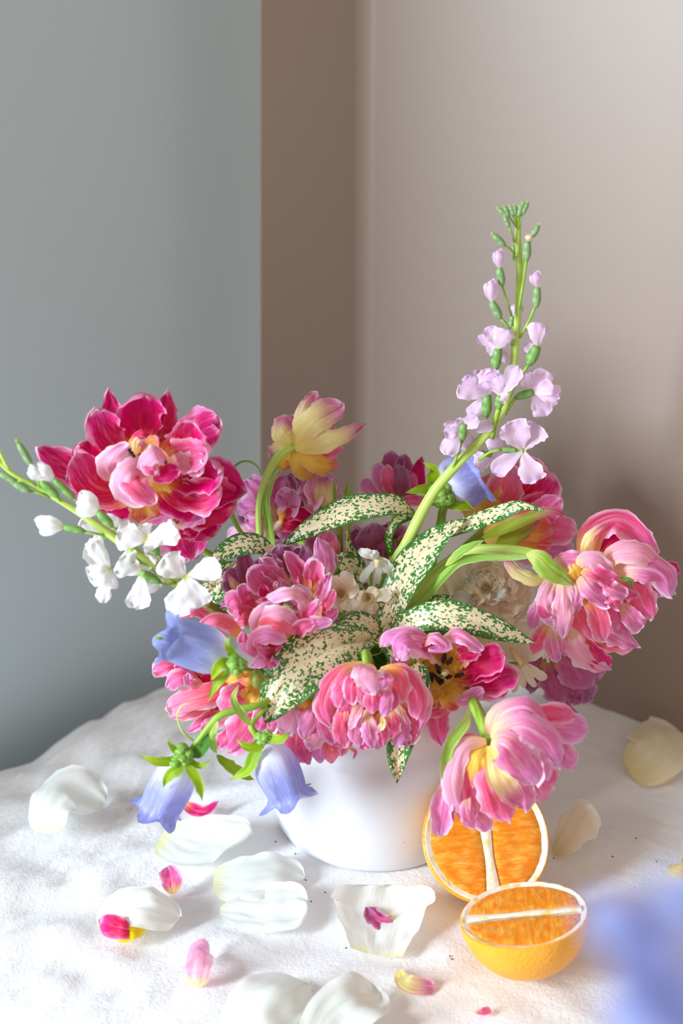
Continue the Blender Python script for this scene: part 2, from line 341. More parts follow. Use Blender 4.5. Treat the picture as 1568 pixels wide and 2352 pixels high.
_seed = [0]
class Flower:
    """a thing whose parts are placed from photograph crops (origin x0,y0 and scale), at depth D centimetres behind the vase's axis"""
    def __init__(s, name, label, cat, crop, D, base, group=None):
        s.c = crop; s.D = D
        s.o = thing(name, label, cat, s.w(base), group)
    def w(s, p):
        d = p[2] if len(p) > 2 else 0.0
        return at(s.c[0] + p[0] * s.c[2], s.c[1] + p[1] * s.c[2], s.D + d)
    def p(s, pts, w, mat, bow=0.0, wrap=0.7, ruf=0.10, n=(0, 0, 1), prof='tulip', name='petal', parent=None, **kw):
        P = [s.w(q) for q in pts]; L = (P[-1] - P[0]).length
        mid = P[len(P) // 2]; N = camvec(n, mid); _seed[0] += 1
        if len(P) == 2: P = [P[0], P[0].lerp(P[1], 0.5) + N * bow * L, P[1]]
        me = petal_mesh(P, w * s.c[2] * mpp(mid), N, prof, wrap, ruf, seed=_seed[0], **kw)
        to_local(me, parent or s.o) if parent is None else to_local(me, s.o)
        return link(name, me, mat, parent or s.o)
    def tube(s, pts, radii, mat, name='stem', parent=None, extra=None, **kw):
        P = [s.w(q) for q in pts]; k = s.c[2] * mpp(P[0])
        if extra: P += [Vector(e) for e in extra]
        me = tube_mesh(P, [r * k for r in radii], **kw); to_local(me, s.o)
        return link(name, me, mat, parent or s.o)
    def fan(s, c, rx, ry, n, mats, d=0.0, depth=2.0, w=0.9, a0=0, a1=360, ruf=0.2, seed=1, wrap=0.7, inner=0.12, prof='tulip'):
        r = random.Random(seed)
        for i in range(n):
            a = R(a0 + (a1 - a0) * (i + r.uniform(0.2, 0.8)) / n); k = r.uniform(0.75, 1.05)
            x, y = math.cos(a) * rx * k, -math.sin(a) * ry * k
            s.p([(c[0] + x * inner, c[1] + y * inner, d + depth * 0.6), (c[0] + x * 0.6, c[1] + y * 0.6, d + r.uniform(-0.3, 0.4)), (c[0] + x, c[1] + y, d + r.uniform(-0.6, 0.6))],
                (rx + ry) / 2 * w * r.uniform(0.8, 1.15), r.choice(mats), wrap=wrap * r.uniform(0.4, 1.2), ruf=ruf, prof=prof, n=(math.cos(a) * -0.35, math.sin(a) * -0.35, 1))
    def into_vase(s, p, rad=0.0028, mat='stem_green', mid=None, seed=0):
        r = random.Random(seed); a = s.w(p); e = Vector((r.uniform(-0.022, 0.022), r.uniform(-0.022, 0.022), 0.085))
        m = s.w(mid) if mid else a.lerp(e, 0.55) + Vector((0, 0, 0.01))
        me = tube_mesh([a, m, e], [rad], sides=8, rows=10); to_local(me, s.o); return link('stem', me, mat, s.o)

# ------------------------------------------------------------------ the setting
def structure(name, me, mat, smooth=False):
    o = link(name, me, mat, smooth=smooth); o['kind'] = 'structure'; return o
LA, LB = atz(0, 1752), atz(595, 1450)              # the cloth's far left edge
RA, RB = atz(830, 1437), atz(1568, 1680)           # foot of the right wall
dl = (LB - LA).normalized(); nl = Vector((-dl.y, dl.x, 0))
dr = (RB - RA).normalized()
GAP = 0.045
def wall_edge_at(px, o, dl):                       # where a wall's plane meets a pixel column (plan view)
    r = ray(px, 1300); r2 = Vector((r.x, r.y, 0)); c2 = Vector((CAM.x, CAM.y, 0))
    # c2 + r2*t = o + dl*s
    det = r2.x * (-dl.y) + r2.y * dl.x
    b = o - c2; t = (b.x * (-dl.y) + b.y * dl.x) / det
    return c2 + r2 * t
BEND = Vector((RA.x, RA.y, 0))
EB = wall_edge_at(591, BEND, Vector((0.848, 0.53, 0))); EB.z = -0.03     # free left edge of the brown card
GE = wall_edge_at(640, LA + nl * GAP, dl); GE.z = -0.25                  # far end of the grey wall, behind the card
def build_walls():
    top = 1.05
    # top corner of the shared edge: same plane as the back panel, leaning a little so that it runs parallel to the frame
    nb = Vector((BEND.y - EB.y, -(BEND.x - EB.x), 0)).normalized()
    r = ray(601, 0); t = (Vector((EB.x, EB.y, 0)) - CAM).dot(nb) / r.dot(nb); ET = CAM + r * t
    k = (top - EB.z) / (ET.z - EB.z); ET = EB + (ET - EB) * k
    far = LA + nl * GAP - dl * 0.46
    th = nl * 0.02
    a, b = Vector((far.x, far.y, -0.25)), Vector((far.x, far.y, top))
    g = dl * -0.0025 + Vector((0, 0, 0))
    GT = Vector((GE.x, GE.y, top))
    V = [a, GE + g, GT + g, b, a + th, GE + g + th, GT + g + th, b + th]
    F = [(0, 1, 2, 3), (5, 4, 7, 6), (1, 5, 6, 2), (3, 2, 6, 7), (4, 0, 3, 7), (4, 5, 1, 0)]
    structure('wall_left', grid_mesh('wall', V, F), 'wall_grey')
    # brown card: back panel, rounded bend, right panel
    d1 = (Vector((BEND.x, BEND.y, 0)) - Vector((EB.x, EB.y, 0))).normalized(); d2 = dr
    rad = 0.009
    def strip(p0, p1, nrm, name, zb, t0=None, t1=None):
        t0 = t0 or Vector((p0.x, p0.y, top)); t1 = t1 or Vector((p1.x, p1.y, top))
        o = nrm * 0.0015
        V = [Vector((p0.x, p0.y, zb)), Vector((p1.x, p1.y, zb)), t1, t0]; V += [v + o for v in V]
        F = [(0, 1, 2, 3), (5, 4, 7, 6), (1, 5, 6, 2), (3, 2, 6, 7), (4, 0, 3, 7), (4, 5, 1, 0)]
        return structure(name, grid_mesh('wall', V, F), 'wall_brown')
    p1 = BEND - d1 * rad; p2 = BEND + d2 * rad
    strip(EB, p1, Vector((-d1.y, d1.x, 0)), 'wall_back', -0.03, ET)
    bpts = [p1 * (1 - t) ** 2 + BEND * 2 * t * (1 - t) + p2 * t * t for t in [i / 40 for i in range(41)]]
    end = RB + dr * 0.6; bpts.append(Vector((end.x, end.y, 0)))
    V, F = [], []
    for p in bpts: V += [Vector((p.x, p.y, -0.03)), Vector((p.x, p.y, top))]
    n = len(bpts); o2 = Vector((-dr.y, dr.x, 0)) * 0.0015
    V += [v + o2 for v in V]
    for i in range(n - 1):
        F.append((2 * i, 2 * i + 2, 2 * i + 3, 2 * i + 1)); q = 2 * n; F.append((q + 2 * i + 2, q + 2 * i, q + 2 * i + 1, q + 2 * i + 3))
        F.append((2 * i + 1, 2 * i + 3, q + 2 * i + 3, q + 2 * i + 1)); F.append((2 * i + 2, 2 * i, q + 2 * i, q + 2 * i + 2))
    F.append((2 * n - 2, 4 * n - 2, 4 * n - 1, 2 * n - 1))
    me = grid_mesh('wall', V, F)
    o = structure('wall_right', me, 'wall_brown')
build_walls()

def cloth_height(x, y):
    q = Vector((x, y, 0))
    # long diagonal folds, strongest at the far left, faint in front
    wl = 1 / (1 + math.exp((x + 0.07 - 0.25 * y) * 26)); wb = 1 / (1 + math.exp(-(y - 0.02) * 30))
    amp = 0.0026 + 0.0080 * wl * (0.45 + 0.55 * wb)
    def ridge(v, sx, sy, ang, o):
        c, s = math.cos(ang), math.sin(ang)
        p = Vector(((v.x * c + v.y * s) * sx, (-v.x * s + v.y * c) * sy, o))
        return 1 - abs(noise.noise(p)) * 2.2
    h = 0.55 * ridge(q, 9, 26, 0.55, 1.7) + 0.45 * ridge(q, 14, 34, -0.5, 5.1) + 0.3 * ridge(q, 30, 52, 1.2, 8.3)
    h += 0.25 * ridge(q, 60, 90, 0.2, 2.9) + 0.7 * noise.noise(Vector((x * 11, y * 11, 3.0)))
    d = math.hypot(x, y); flat = min(1, max(0, (d - 0.066) / 0.05))
    return amp * (h - 1.55) * flat - 0.0004
def build_cloth():
    L0 = LA - dl * 0.55; C1 = LB + dl * 0.0; C2 = Vector((RA.x, RA.y, 0)); E = RB + dr * 0.35
    # far boundary
    far = []
    for i in range(81): far.append((L0.lerp(C1, i / 80), 1.0))
    for i in range(1, 11): far.append((C1.lerp(C2, i / 10), 0.0))
    for i in range(1, 71): far.append((C2.lerp(E, i / 70), 0.0))
    n = len(far); rows = 210; V, F, uv = [], [], []
    near_y = -0.42
    for i, (p, dropf) in enumerate(far):
        q = Vector((p.x * 1.15, near_y, 0))
        if p.y < near_y: q = Vector((p.x, p.y - 0.05, 0))
        for j in range(rows + 1):
            b = j / rows; b = 1 - (1 - b) ** 1.25
            c = q.lerp(p, b); V.append(Vector((c.x, c.y, cloth_height(c.x, c.y))))
        # roll over the table's edge at the left, plain end under the card at the right
        zz = V[-1].z
        for k in range(1, 9):
            a = k / 8 * math.pi / 2; rr = 0.012
            o = nl * (math.sin(a) * rr) if dropf else Vector((-dr.y, dr.x, 0)) * (0.001 * k)
            V.append(Vector((p.x, p.y, zz)) + o + Vector((0, 0, -(1 - math.cos(a)) * rr if dropf else -0.0005 * k)))
        for k in range(1, 5):
            V.append(V[-1] + (Vector((0, 0, -0.05)) if dropf else Vector((0, 0, -0.002))))
    m = rows + 1 + 12
    for i in range(n - 1):
        for j in range(m - 1):
            F.append((i * m + j, (i + 1) * m + j, (i + 1) * m + j + 1, i * m + j + 1))
    o = link('tablecloth', grid_mesh('tablecloth', V, F), 'cloth')
    tag(o, 'white crinkled cotton cloth spread over the whole table top', 'tablecloth')
build_cloth()

# ------------------------------------------------------------------ vase
def lathe(profile_pts, segs=72, ripple=0.0):
    V, F, uv = [], [], []
    for j, (r, z) in enumerate(profile_pts):
        for k in range(segs):
            a = 6.28318530718 * k / segs; V.append(Vector((r * math.cos(a), r * math.sin(a), z))); uv.append((k / segs, j / len(profile_pts)))
    m = len(profile_pts)
    for j in range(m - 1):
        for k in range(segs): F.append((j * segs + k, j * segs + (k + 1) % segs, (j + 1) * segs + (k + 1) % segs, (j + 1) * segs + k))
    F.append(tuple(range(segs))[::-1])
    if profile_pts[-1][0] > 1e-4: F.append(tuple((m - 1) * segs + k for k in range(segs)))
    return grid_mesh('lathe', V, F, uv)
VASE_H = 0.118
def build_vase():
    pr = [(0.0575, 0.0), (0.0595, 0.0012), (0.0610, 0.004), (0.0622, 0.012), (0.0630, 0.025), (0.0632, 0.040), (0.0628, 0.052), (0.0616, 0.060), (0.0594, 0.0655),
          (0.0576, 0.0682), (0.0558, 0.0705), (0.0548, 0.0740), (0.0545, 0.080), (0.0545, 0.095), (0.0548, 0.110), (0.0545, VASE_H - 0.001), (0.0530, VASE_H), (0.0515, VASE_H - 0.001),
          (0.0510, 0.105), (0.0508, 0.080), (0.0530, 0.068), (0.0580, 0.055), (0.0590, 0.03), (0.0560, 0.006), (0.001, 0.005)]
    v = thing('vase', 'round white ceramic vase with narrow collar holding the whole bouquet', 'vase', (0, 0, 0))
    link('body', lathe(pr, 96), 'ceramic', v)
    f = lathe([(0.02, 0.012), (0.045, 0.014), (0.0480, 0.05), (0.0490, 0.088), (0.042, 0.0945), (0.020, 0.097), (0.001, 0.0975)], 40)
    link('floral_foam', f, 'foam', v)
build_vase()

# ------------------------------------------------------------------ oranges
def orange_half(label, centre_px, r, face_n, spin, tilt_pix, z=None):
    c = atz(centre_px[0], centre_px[1], r if z is None else z)
    n = camvec(face_n, c)
    o = thing('orange_half', label, 'orange', c, 'the two halves of one cut orange')
    zax = n; xax = camvec((math.cos(spin), math.sin(spin), 0), c); xax = (xax - zax * xax.dot(zax)).normalized(); yax = zax.cross(xax)
    rot = Matrix((xax, yax, zax)).transposed().to_4x4()
    def add(name, me, mat, parent=None):
        me.transform(rot); return link(name, me, mat, parent or o)
    # dome of peel, slightly wobbly
    V, F = [], []; seg, rows = 64, 20
    for j in range(rows + 1):
        a = math.pi / 2 * j / rows
        for k in range(seg):
            t = 6.28318 * k / seg; w = 1 + 0.010 * noise.noise(Vector((math.cos(t) * 2, math.sin(t) * 2, j * 0.2 + r * 100)))
            V.append(Vector((r * math.cos(a) * math.cos(t) * w, r * math.cos(a) * math.sin(t) * w, -r * 0.98 * math.sin(a))))
    for j in range(rows):
        for k in range(seg): F.append((j * seg + k, (j + 1) * seg + k, (j + 1) * seg + (k + 1) % seg, j * seg + (k + 1) % seg))
    add('peel', grid_mesh('peel', V, F), 'peel')
    # thin orange rim + pith disc
    V, F = [], []; rr = [1.0, 0.975, 0.955, 0.92, 0.87, 0.6, 0.3, 0.02]; zz = [0, 0.0006, 0.0004, 0.0002, -0.0006, -0.0008, -0.0008, -0.0008]
    rim = []
    for j, (q, z0) in enumerate(zip(rr, zz)):
        for k in range(seg):
            t = 6.28318 * k / seg; w = 1 + 0.010 * noise.noise(Vector((math.cos(t) * 2, math.sin(t) * 2, r * 100)))
            w2 = 1 + (0.02 * noise.noise(Vector((math.cos(t) * 5, math.sin(t) * 5, r * 300 + j))) if 1 < j < 5 else 0)
            V.append(Vector((r * q * w * w2 * math.cos(t), r * q * w * w2 * math.sin(t), z0 + (0.0005 * noise.noise(Vector((k * 0.7, j, r * 50))) if 0 < j < 5 else 0))))
    for j in range(len(rr) - 1):
        for k in range(seg): F.append((j * seg + k, j * seg + (k + 1) % seg, (j + 1) * seg + (k + 1) % seg, (j + 1) * seg + k))
    F.append(tuple((len(rr) - 1) * seg + k for k in range(seg)))
    me = grid_mesh('pith', V, F); me.materials.append(M['peel']); pith = None
    me.materials.append(M['pith'])
    for i, p in enumerate(me.polygons): p.material_index = 0 if i < seg * 1 else 1
    me.transform(rot); link('pith', me, None, o)
    # two fleshy halves either side of the core
    for sgn in (1, -1):
        V, F, uv = [], [], []; nu, nv = 30, 12; fr = 0.885 * r
        for j in range(nv + 1):
            for i in range(nu + 1):
                x = -1 + 2 * i / nu; xx = math.copysign(1 - (1 - abs(x)) ** 1.7, x)
                gap = 0.072 + 0.06 * abs(xx) ** 5 + 0.016 * math.sin(xx * 4 + sgn)
                y0 = gap * r; y1 = fr * max(0.0, 1 - abs(xx * 0.985) ** 2.15) ** 0.5
                y1 = max(y1, y0 + 0.0006); f = j / nv; y = y0 + (y1 - y0) * f
                e = min(f, 1 - f, (1 - abs(xx)) * 1.4) * 9; z = 0.0007 * (1 - math.exp(-e * 1.2)) - 0.0006 * math.exp(-e * 2.2)
                z += 0.00055 * noise.noise(Vector((x * 7, f * 4, sgn * 3 + r * 90))) * min(1, e)
                z += 0.0004 * noise.noise(Vector((x * 24, f * 5, sgn * 3))) * min(1, e)
                V.append(Vector((xx * fr * 0.985, sgn * y, z))); uv.append((i / nu, f))
        for j in range(nv):
            for i in range(nu):
                q = (j * (nu + 1) + i, j * (nu + 1) + i + 1, (j + 1) * (nu + 1) + i + 1, (j + 1) * (nu + 1) + i); F.append(q if sgn > 0 else q[::-1])
        add('flesh_segment', grid_mesh('flesh', V, F, uv), 'flesh')
    # white core strip
    V, F = [], []; m = 24
    for i in range(m + 1):
        x = -1 + 2 * i / m; hw = r * (0.078 + 0.03 * abs(x) ** 3 + 0.012 * math.sin(x * 5))
        for k in range(5):
            y = -1 + 0.5 * k; V.append(Vector((x * r * 0.89, y * hw, 0.0004 + 0.0006 * (1 - y * y) + 0.0003 * noise.noise(Vector((x * 9, y * 2, r * 80))))))
    for i in range(m):
        for k in range(4): F.append((i * 5 + k, (i + 1) * 5 + k, (i + 1) * 5 + k + 1, i * 5 + k + 1))
    add('core', grid_mesh('core', V, F), 'pith')
    return o
orange_half('upright orange half leaning on the vase with its cut face to the viewer', (1117, 1926), 0.0362, (0.22, 0.17, 1), R(96), 0, 0.0362)
orange_half('orange half lying on its peel in front with cut face upward', (1202, 2100), 0.0338, (-0.12, 0.86, 0.50), R(5), 0, 0.0336)

# ------------------------------------------------------------------ crops of the photograph: (x0, y0, pixels per unit)
C1 = (0, 860, 600 / 1568); C2 = (500, 880, 500 / 1568); C3 = (900, 440, 450 / 1512); C4 = (800, 1000, 550 / 1568); C5 = (1100, 1160, 468 / 1568)
C6 = (340, 1220, 560 / 1568); C7 = (850, 1380, 550 / 1568); C8 = (280, 1560, 500 / 1568); CA = (700, 1480, 300 / 1568); CB = (500, 1230, 300 / 1568)
CC = (340, 1380, 320 / 1568); PX = (0, 0, 1.0)
MAG, CRI, PNK, COR, LIL, PAL, MAU, DUS, GOL, CRE = ('petal_' + k for k in ('magenta', 'crimson', 'pink', 'coral', 'lilac', 'pale', 'mauve', 'dusky', 'golden', 'cream'))
G_T = 'double tulips in the bouquet'

# ------------------------------------------------------------------ tulip: big magenta one at the upper left
f = Flower('tulip', 'largest deep magenta double tulip, wide open at the upper left', 'tulip', C1, -3.0, (900, 700, 2), G_T)
f.p([(740, 470, 2.2), (690, 280, 2.2), (648, 85, 1.8)], 170, MAG, wrap=0.9, prof='point')
f.p([(930, 470, 2.2), (985, 280, 2.0), (1000, 100, 1.6)], 200, MAG, wrap=0.9, prof='point')
f.p([(860, 470, 1.8), (850, 280, 1.4), (850, 118, 0.8)], 310, CRI, wrap=0.8, ruf=0.06, prof='round')
f.p([(1020, 480, 1.6), (1150, 360, 1.2), (1300, 250, 1.4)], 250, MAG, wrap=-0.6, ruf=0.15, prof='round')
f.p([(1000, 520, 1.6), (1120, 430, 1.0), (1315, 330, 1.2)], 180, MAG, wrap=-0.5)
f.p([(770, 500, 1.2), (640, 380, 0.6), (575, 215, -0.2)], 270, MAG, wrap=1.0, ruf=0.06, prof='round')
f.p([(640, 640, 2.2), (420, 560, 2.0), (222, 438, 1.6)], 260, MAG, wrap=0.8, prof='point', ruf=0.12)
f.p([(700, 660, 1.9), (560, 520, 1.5), (470, 420, 1.3)], 220, CRI, wrap=0.6)
f.p([(820, 700, 1.0), (580, 680, 0.3), (455, 470, -0.6)], 300, MAG, wrap=1.2, ruf=0.06, prof='round')
f.p([(820, 740, 1.4), (620, 740, 1.0), (520, 620, 0.4)], 170, COR, wrap=0.8)
f.p([(1000, 500, 0.8), (1110, 400, 0.2), (1160, 275, -0.4)], 260, MAG, wrap=0.9, ruf=0.12)
f.p([(990, 520, 0.6), (1120, 480, 0.0), (1250, 470, -0.5)], 240, PNK, wrap=0.8, ruf=0.16)
f.p([(1000, 530, 0.4), (1120, 540, -0.2), (1215, 590, -0.7)], 150, PAL, wrap=0.8, ruf=0.18)
f.p([(1010, 640, 2.2), (1280, 640, 1.6), (1480, 705, 1.6)], 380, CRI, wrap=0.6, prof='point', ruf=0.08)
f.p([(1000, 700, 2.0), (1230, 740, 1.6), (1410, 790, 1.4)], 360, CRI, wrap=0.5, ruf=0.16)
f.p([(960, 600, 1.0), (1160, 600, 0.4), (1318, 560, -0.2)], 330, CRI, wrap=1.0, ruf=0.10, prof='round')
f.p([(950, 650, 0.8), (1140, 740, 0.2), (1325, 690, -0.3)], 280, MAG, wrap=1.0, ruf=0.08, prof='round')
f.p([(940, 640, 0.8), (1060, 760, 0.2), (1180, 830, 0.1)], 260, CRI, wrap=0.8, ruf=0.1)
f.p([(960, 740, 1.6), (1180, 860, 1.4), (1290, 965, 1.2)], 300, CRI, wrap=0.5, ruf=0.22, jag=0.12)
f.p([(930, 600, 0.9), (900, 740, 0.7), (860, 890, 0.7)], 260, GOL, wrap=0.6, ruf=0.05)
f.p([(960, 620, 0.6), (980, 740, 0.4), (1010, 860, 0.4)], 220, GOL, wrap=0.6, ruf=0.05)
f.p([(900, 760, 1.6), (780, 800, 1.4), (640, 800, 1.2)], 140, CRI, wrap=0.5)
f.p([(760, 800, 1.8), (650, 790, 1.6), (560, 760, 1.4)], 110, MAG, wrap=-0.4)
f.p([(560, 780, 1.8), (460, 700, 1.8), (398, 598, 1.6)], 120, LIL, wrap=0.7, prof='point')
f.p([(980, 820, 1.6), (1080, 990, 1.6), (1160, 1110, 1.4)], 290, MAG, wrap=0.5, prof='round', ruf=0.08)
f.p([(830, 900, 0.4), (950, 860, 0.0), (1050, 850, -0.2)], 95, LIL, wrap=-0.7, n=(0, 0.6, 1), ruf=0.2)
f.p([(1040, 920, 0.4), (1130, 880, 0.0), (1228, 855, -0.1)], 95, LIL, wrap=-0.7, n=(0, 0.6, 1), ruf=0.25)
f.p([(1000, 900, 1.0), (1100, 920, 0.8), (1200, 930, 0.8)], 130, CRI, wrap=0.4, ruf=0.2)
f.fan((880, 560), 330, 300, 11, [CRI, MAG, CRI], d=2.4, depth=0.8, w=0.85, seed=3, ruf=0.1)
# incurved heart
f.p([(930, 640, 0.6), (810, 590, -1.4), (760, 660, -1.8), (870, 775, -1.6)], 250, PAL, wrap=-0.9, ruf=0.06, prof='shell')
f.p([(820, 560, 0.2), (800, 650, -1.9), (930, 770, -1.7)], 180, PNK, wrap=-0.8, ruf=0.08, prof='shell')
f.p([(690, 640, 0.2), (660, 530, -1.2), (770, 418, -0.9)], 150, PAL, wrap=-0.7, ruf=0.1, prof='shell')
f.p([(1010, 490, 0.0), (930, 470, -1.4), (830, 560, -1.5)], 150, PAL, wrap=-0.9, ruf=0.1, n=(0.1, 0.4, 1), prof='shell')
f.p([(960, 540, 0.0), (900, 560, -1.6), (950, 600, -1.4)], 110, PNK, wrap=-0.7, ruf=0.1, prof='shell')
f.p([(930, 560, 0.2), (990, 590, -1.0), (1080, 575, -1.0)], 130, CRI, wrap=0.7, ruf=0.15)
f.p([(770, 425, 0.6), (850, 352, 0.0), (940, 420, 0.4)], 60, MAG, wrap=-0.8, n=(0, 0.5, 1), prof='strap')
f.p([(810, 480, 0.4), (830, 400, 0.0), (875, 440, 0.0)], 60, CRE, wrap=-0.5, prof='shell')
f.p([(850, 470, 0.6), (900, 420, 0.0), (950, 390, -0.2)], 110, GOL, wrap=0.6)
for q in ((795, 480), (985, 520), (775, 455)):
    f.tube([(q[0] - 8, q[1] - 16, -0.6), (q[0], q[1], -0.9), (q[0] + 12, q[1] + 16, -0.9)], [8, 12, 9], 'stamen_dark', 'stamen', sides=6, rows=5)
f.tube([(1040, 760, 2.2), (1130, 960, 2.6), (1220, 1060, 2.6), (1320, 1120, 2.8)], [22], 'stem_green', extra=[(-0.05, 0.01, 0.13), (-0.015, 0.005, 0.09)])

# ------------------------------------------------------------------ tulip seen from behind on an arching stem
f = Flower('tulip', 'yellow-based pink tulip seen from behind on tall arching stem', 'tulip', C2, 3.5, (545, 460), G_T)
f.p([(545, 455, 0), (620, 240, -0.2), (715, 68, 1.2)], 170, CRE, wrap=-0.7, ruf=0.05)
f.p([(550, 455, -0.1), (690, 290, -0.6), (895, 150, 0.6)], 250, CRE, wrap=-0.8, ruf=0.08)
f.p([(530, 450, 0), (450, 370, -0.6), (500, 232, 0.6)], 175, CRE, wrap=-0.9, ruf=0.05, prof='round')
f.p([(555, 440, 0.8), (560, 330, 1.4), (575, 225, 1.8)], 150, MAU, wrap=0.5)
f.p([(530, 465, 0), (440, 470, -0.4), (383, 530, 0.6)], 150, CRE, wrap=-0.8, ruf=0.05)
f.p([(555, 470, -0.2), (790, 410, -0.8), (1062, 292, 0.8)], 170, CRE, wrap=-0.9, prof='point', ruf=0.06)
f.p([(555, 490, 0.4), (730, 490, 0.2), (905, 460, 1.4)], 150, PNK, wrap=-0.6)
f.p([(550, 480, 0), (700, 570, -0.6), (862, 590, 0.8)], 210, GOL, wrap=-0.9, ruf=0.10)
f.p([(540, 485, 0), (590, 590, -0.4), (720, 670, 1.0)], 220, GOL, wrap=-0.8, ruf=0.10)
f.p([(535, 485, 0), (480, 560, -0.2), (520, 610, 0.6)], 150, GOL, wrap=-0.8)
f.fan((640, 420), 230, 220, 8, [PNK, MAU, LIL], d=1.8, depth=-1.0, seed=5, w=0.8)
f.tube([(548, 455, 0.1), (470, 488, -0.3), (395, 585, -0.4), (330, 730, -0.2), (298, 900, 0.2), (305, 1090, 0.6), (330, 1190, 0.4)], [36, 28, 27, 28, 30, 31, 32], 'stem_pale', extra=[(-0.03, 0.02, 0.12)], rows=30, sides=12)
f.p([(395, 1250, 0), (375, 1050, 0.2), (355, 850, -0.2), (400, 680, -0.4), (448, 600, -0.2)], 62, 'leaf_light', wrap=0.6, prof='strap', name='leaf', ruf=0.03)

# ------------------------------------------------------------------ mauve cluster behind, left
f = Flower('tulip', 'lilac-mauve ruffled double tulip behind the arching stem', 'tulip', C2, 6.0, (450, 950, 1), G_T)
f.fan((430, 930), 290, 260, 16, [MAU, LIL, MAU, DUS], d=0.8, seed=11, ruf=0.28, w=0.75)
f.p([(450, 930, 0), (320, 790, -0.8), (200, 700, -0.4)], 190, LIL, ruf=0.25)
f.p([(430, 960, 0), (280, 900, -0.8), (150, 870, -0.4)], 190, LIL, ruf=0.3)
f.p([(430, 1000, 0), (230, 1080, -0.8), (72, 1110, -0.3)], 150, PAL, ruf=0.2)
f.p([(500, 900, -0.2), (480, 790, -0.9), (500, 660, -0.6)], 240, MAU, ruf=0.2)
f.p([(540, 900, -0.4), (590, 780, -1.0), (540, 640, -0.5)], 160, DUS, ruf=0.12)
f.p([(600, 930, -0.4), (660, 800, -1.2), (620, 690, -0.9)], 200, LIL, ruf=0.16)
f.p([(460, 970, -0.6), (520, 860, -1.3), (430, 800, -1.1)], 180, LIL, ruf=0.25)
f.p([(440, 980, -0.6), (560, 940, -1.4), (680, 980, -1.0)], 110, CRI, ruf=0.12)
f.p([(430, 1010, -0.6), (530, 1020, -1.4), (660, 1050, -1.0)], 130, CRI, ruf=0.12)
f.p([(410, 1010, -0.6), (470, 1060, -1.2), (560, 1120, -0.8)], 150, LIL, ruf=0.2)
f.p([(380, 1000, -0.6), (300, 1010, -1.2), (200, 970, -0.8)], 170, LIL, ruf=0.28)
f.into_vase((440, 980, 1.5), seed=2)
f = Flower('tulip', 'small pale tulip with yellow base beside the green bud tips', 'tulip', C2, 5.0, (740, 900, 0.8), G_T)
f.p([(740, 890, 0.4), (660, 800, 0.0), (600, 690, 0.2)], 150, LIL)
f.p([(745, 890, 0.2), (700, 790, -0.4), (680, 680, 0.0)], 150, PAL)
f.p([(745, 890, 0.0), (760, 780, -0.6), (750, 670, -0.1)], 150, CRE)
f.p([(750, 890, 0.2), (800, 790, -0.2), (815, 690, 0.2)], 120, PAL)
f.p([(750, 890, 0.8), (770, 770, 1.0), (770, 650, 1.0)], 210, LIL)
f.p([(750, 890, 0.4), (830, 850, 0.0), (910, 820, 0.2)], 90, LIL)
f.into_vase((745, 890, 0.6), seed=3)
f = Flower('flower_bud_sprig', 'three slim green bud tips rising behind the arching spotted leaf', 'bud', C2, 4.5, (900, 830))
f.p([(845, 900), (838, 790), (840, 690)], 42, 'leaf_light', prof='point', name='bud', wrap=1.2)
f.p([(925, 900), (922, 820), (932, 705)], 30, 'sepal_green', prof='point', name='bud', wrap=1.2)
f.p([(965, 900), (955, 820), (962, 725)], 30, 'leaf_light', prof='point', name='bud', wrap=1.2)
f.into_vase((925, 895, 0), 0.0015, seed=4)

# ------------------------------------------------------------------ dark pink tulip behind, middle
f = Flower('tulip', 'dark rose tulip cup standing behind the spotted arching leaf', 'tulip', C2, 7.0, (1290, 850, 0.5), G_T)
f.p([(1280, 850, 0.8), (1250, 650, 1.2), (1250, 490, 1.0)], 210, MAU, wrap=0.8, ruf=0.06)
f.p([(1290, 850, 0.6), (1330, 660, 0.8), (1345, 515, 0.8)], 170, MAU, wrap=0.8, ruf=0.06)
f.p([(1270, 850, 0.2), (1170, 700, -0.2), (1150, 575, 0.1)], 150, LIL, wrap=-0.7, ruf=0.1)
f.p([(1300, 850, 0.2), (1420, 720, -0.1), (1470, 530, 0.2)], 150, CRI, wrap=0.8, prof='point')
f.p([(1285, 850, 0.0), (1230, 720, -0.6), (1215, 590, -0.2)], 140, PNK, wrap=-0.8)
f.p([(1290, 850, -0.1), (1320, 730, -0.7), (1300, 590, -0.2)], 150, DUS, wrap=-0.8)
f.p([(1295, 850, 0.0), (1380, 740, -0.5), (1390, 640, -0.1)], 140, PNK, wrap=-0.8)
f.p([(1250, 860, 0.4), (1120, 790, 0.2), (1040, 690, 0.4)], 150, LIL, ruf=0.25)
f.p([(1290, 850, -0.4), (1400, 850, -0.9), (1500, 850, -0.6)], 90, PNK)
f.into_vase((1290, 870, 0.5), seed=5)
f = Flower('tulip', 'dusky rose tulip half hidden beneath the top spotted leaf', 'tulip', C2, 3.0, (1170, 1260, 1), G_T)
f.p([(1150, 1260, 1.0), (1020, 1150, 0.8), (985, 1040, 0.6)], 170, MAU, wrap=0.8)
f.p([(1170, 1260, 0.4), (1130, 1130, -0.2), (1100, 1020, 0.2)], 270, DUS, wrap=-0.7)
f.p([(1190, 1260, 0.8), (1230, 1130, 0.8), (1240, 1010, 0.8)], 220, CRI, wrap=0.7)
f.p([(1200, 1260, 0.6), (1290, 1140, 0.4), (1340, 1030, 0.5)], 190, MAU, wrap=0.8)
f.p([(1200, 1260, 0.4), (1330, 1170, 0.0), (1420, 1080, 0.2)], 170, COR, wrap=0.8)
f.p([(1180, 1270, 0.2), (1200, 1190, -0.4), (1220, 1100, 0.0)], 200, MAU, wrap=-0.8)
f.into_vase((1180, 1265, 0.8), seed=6)
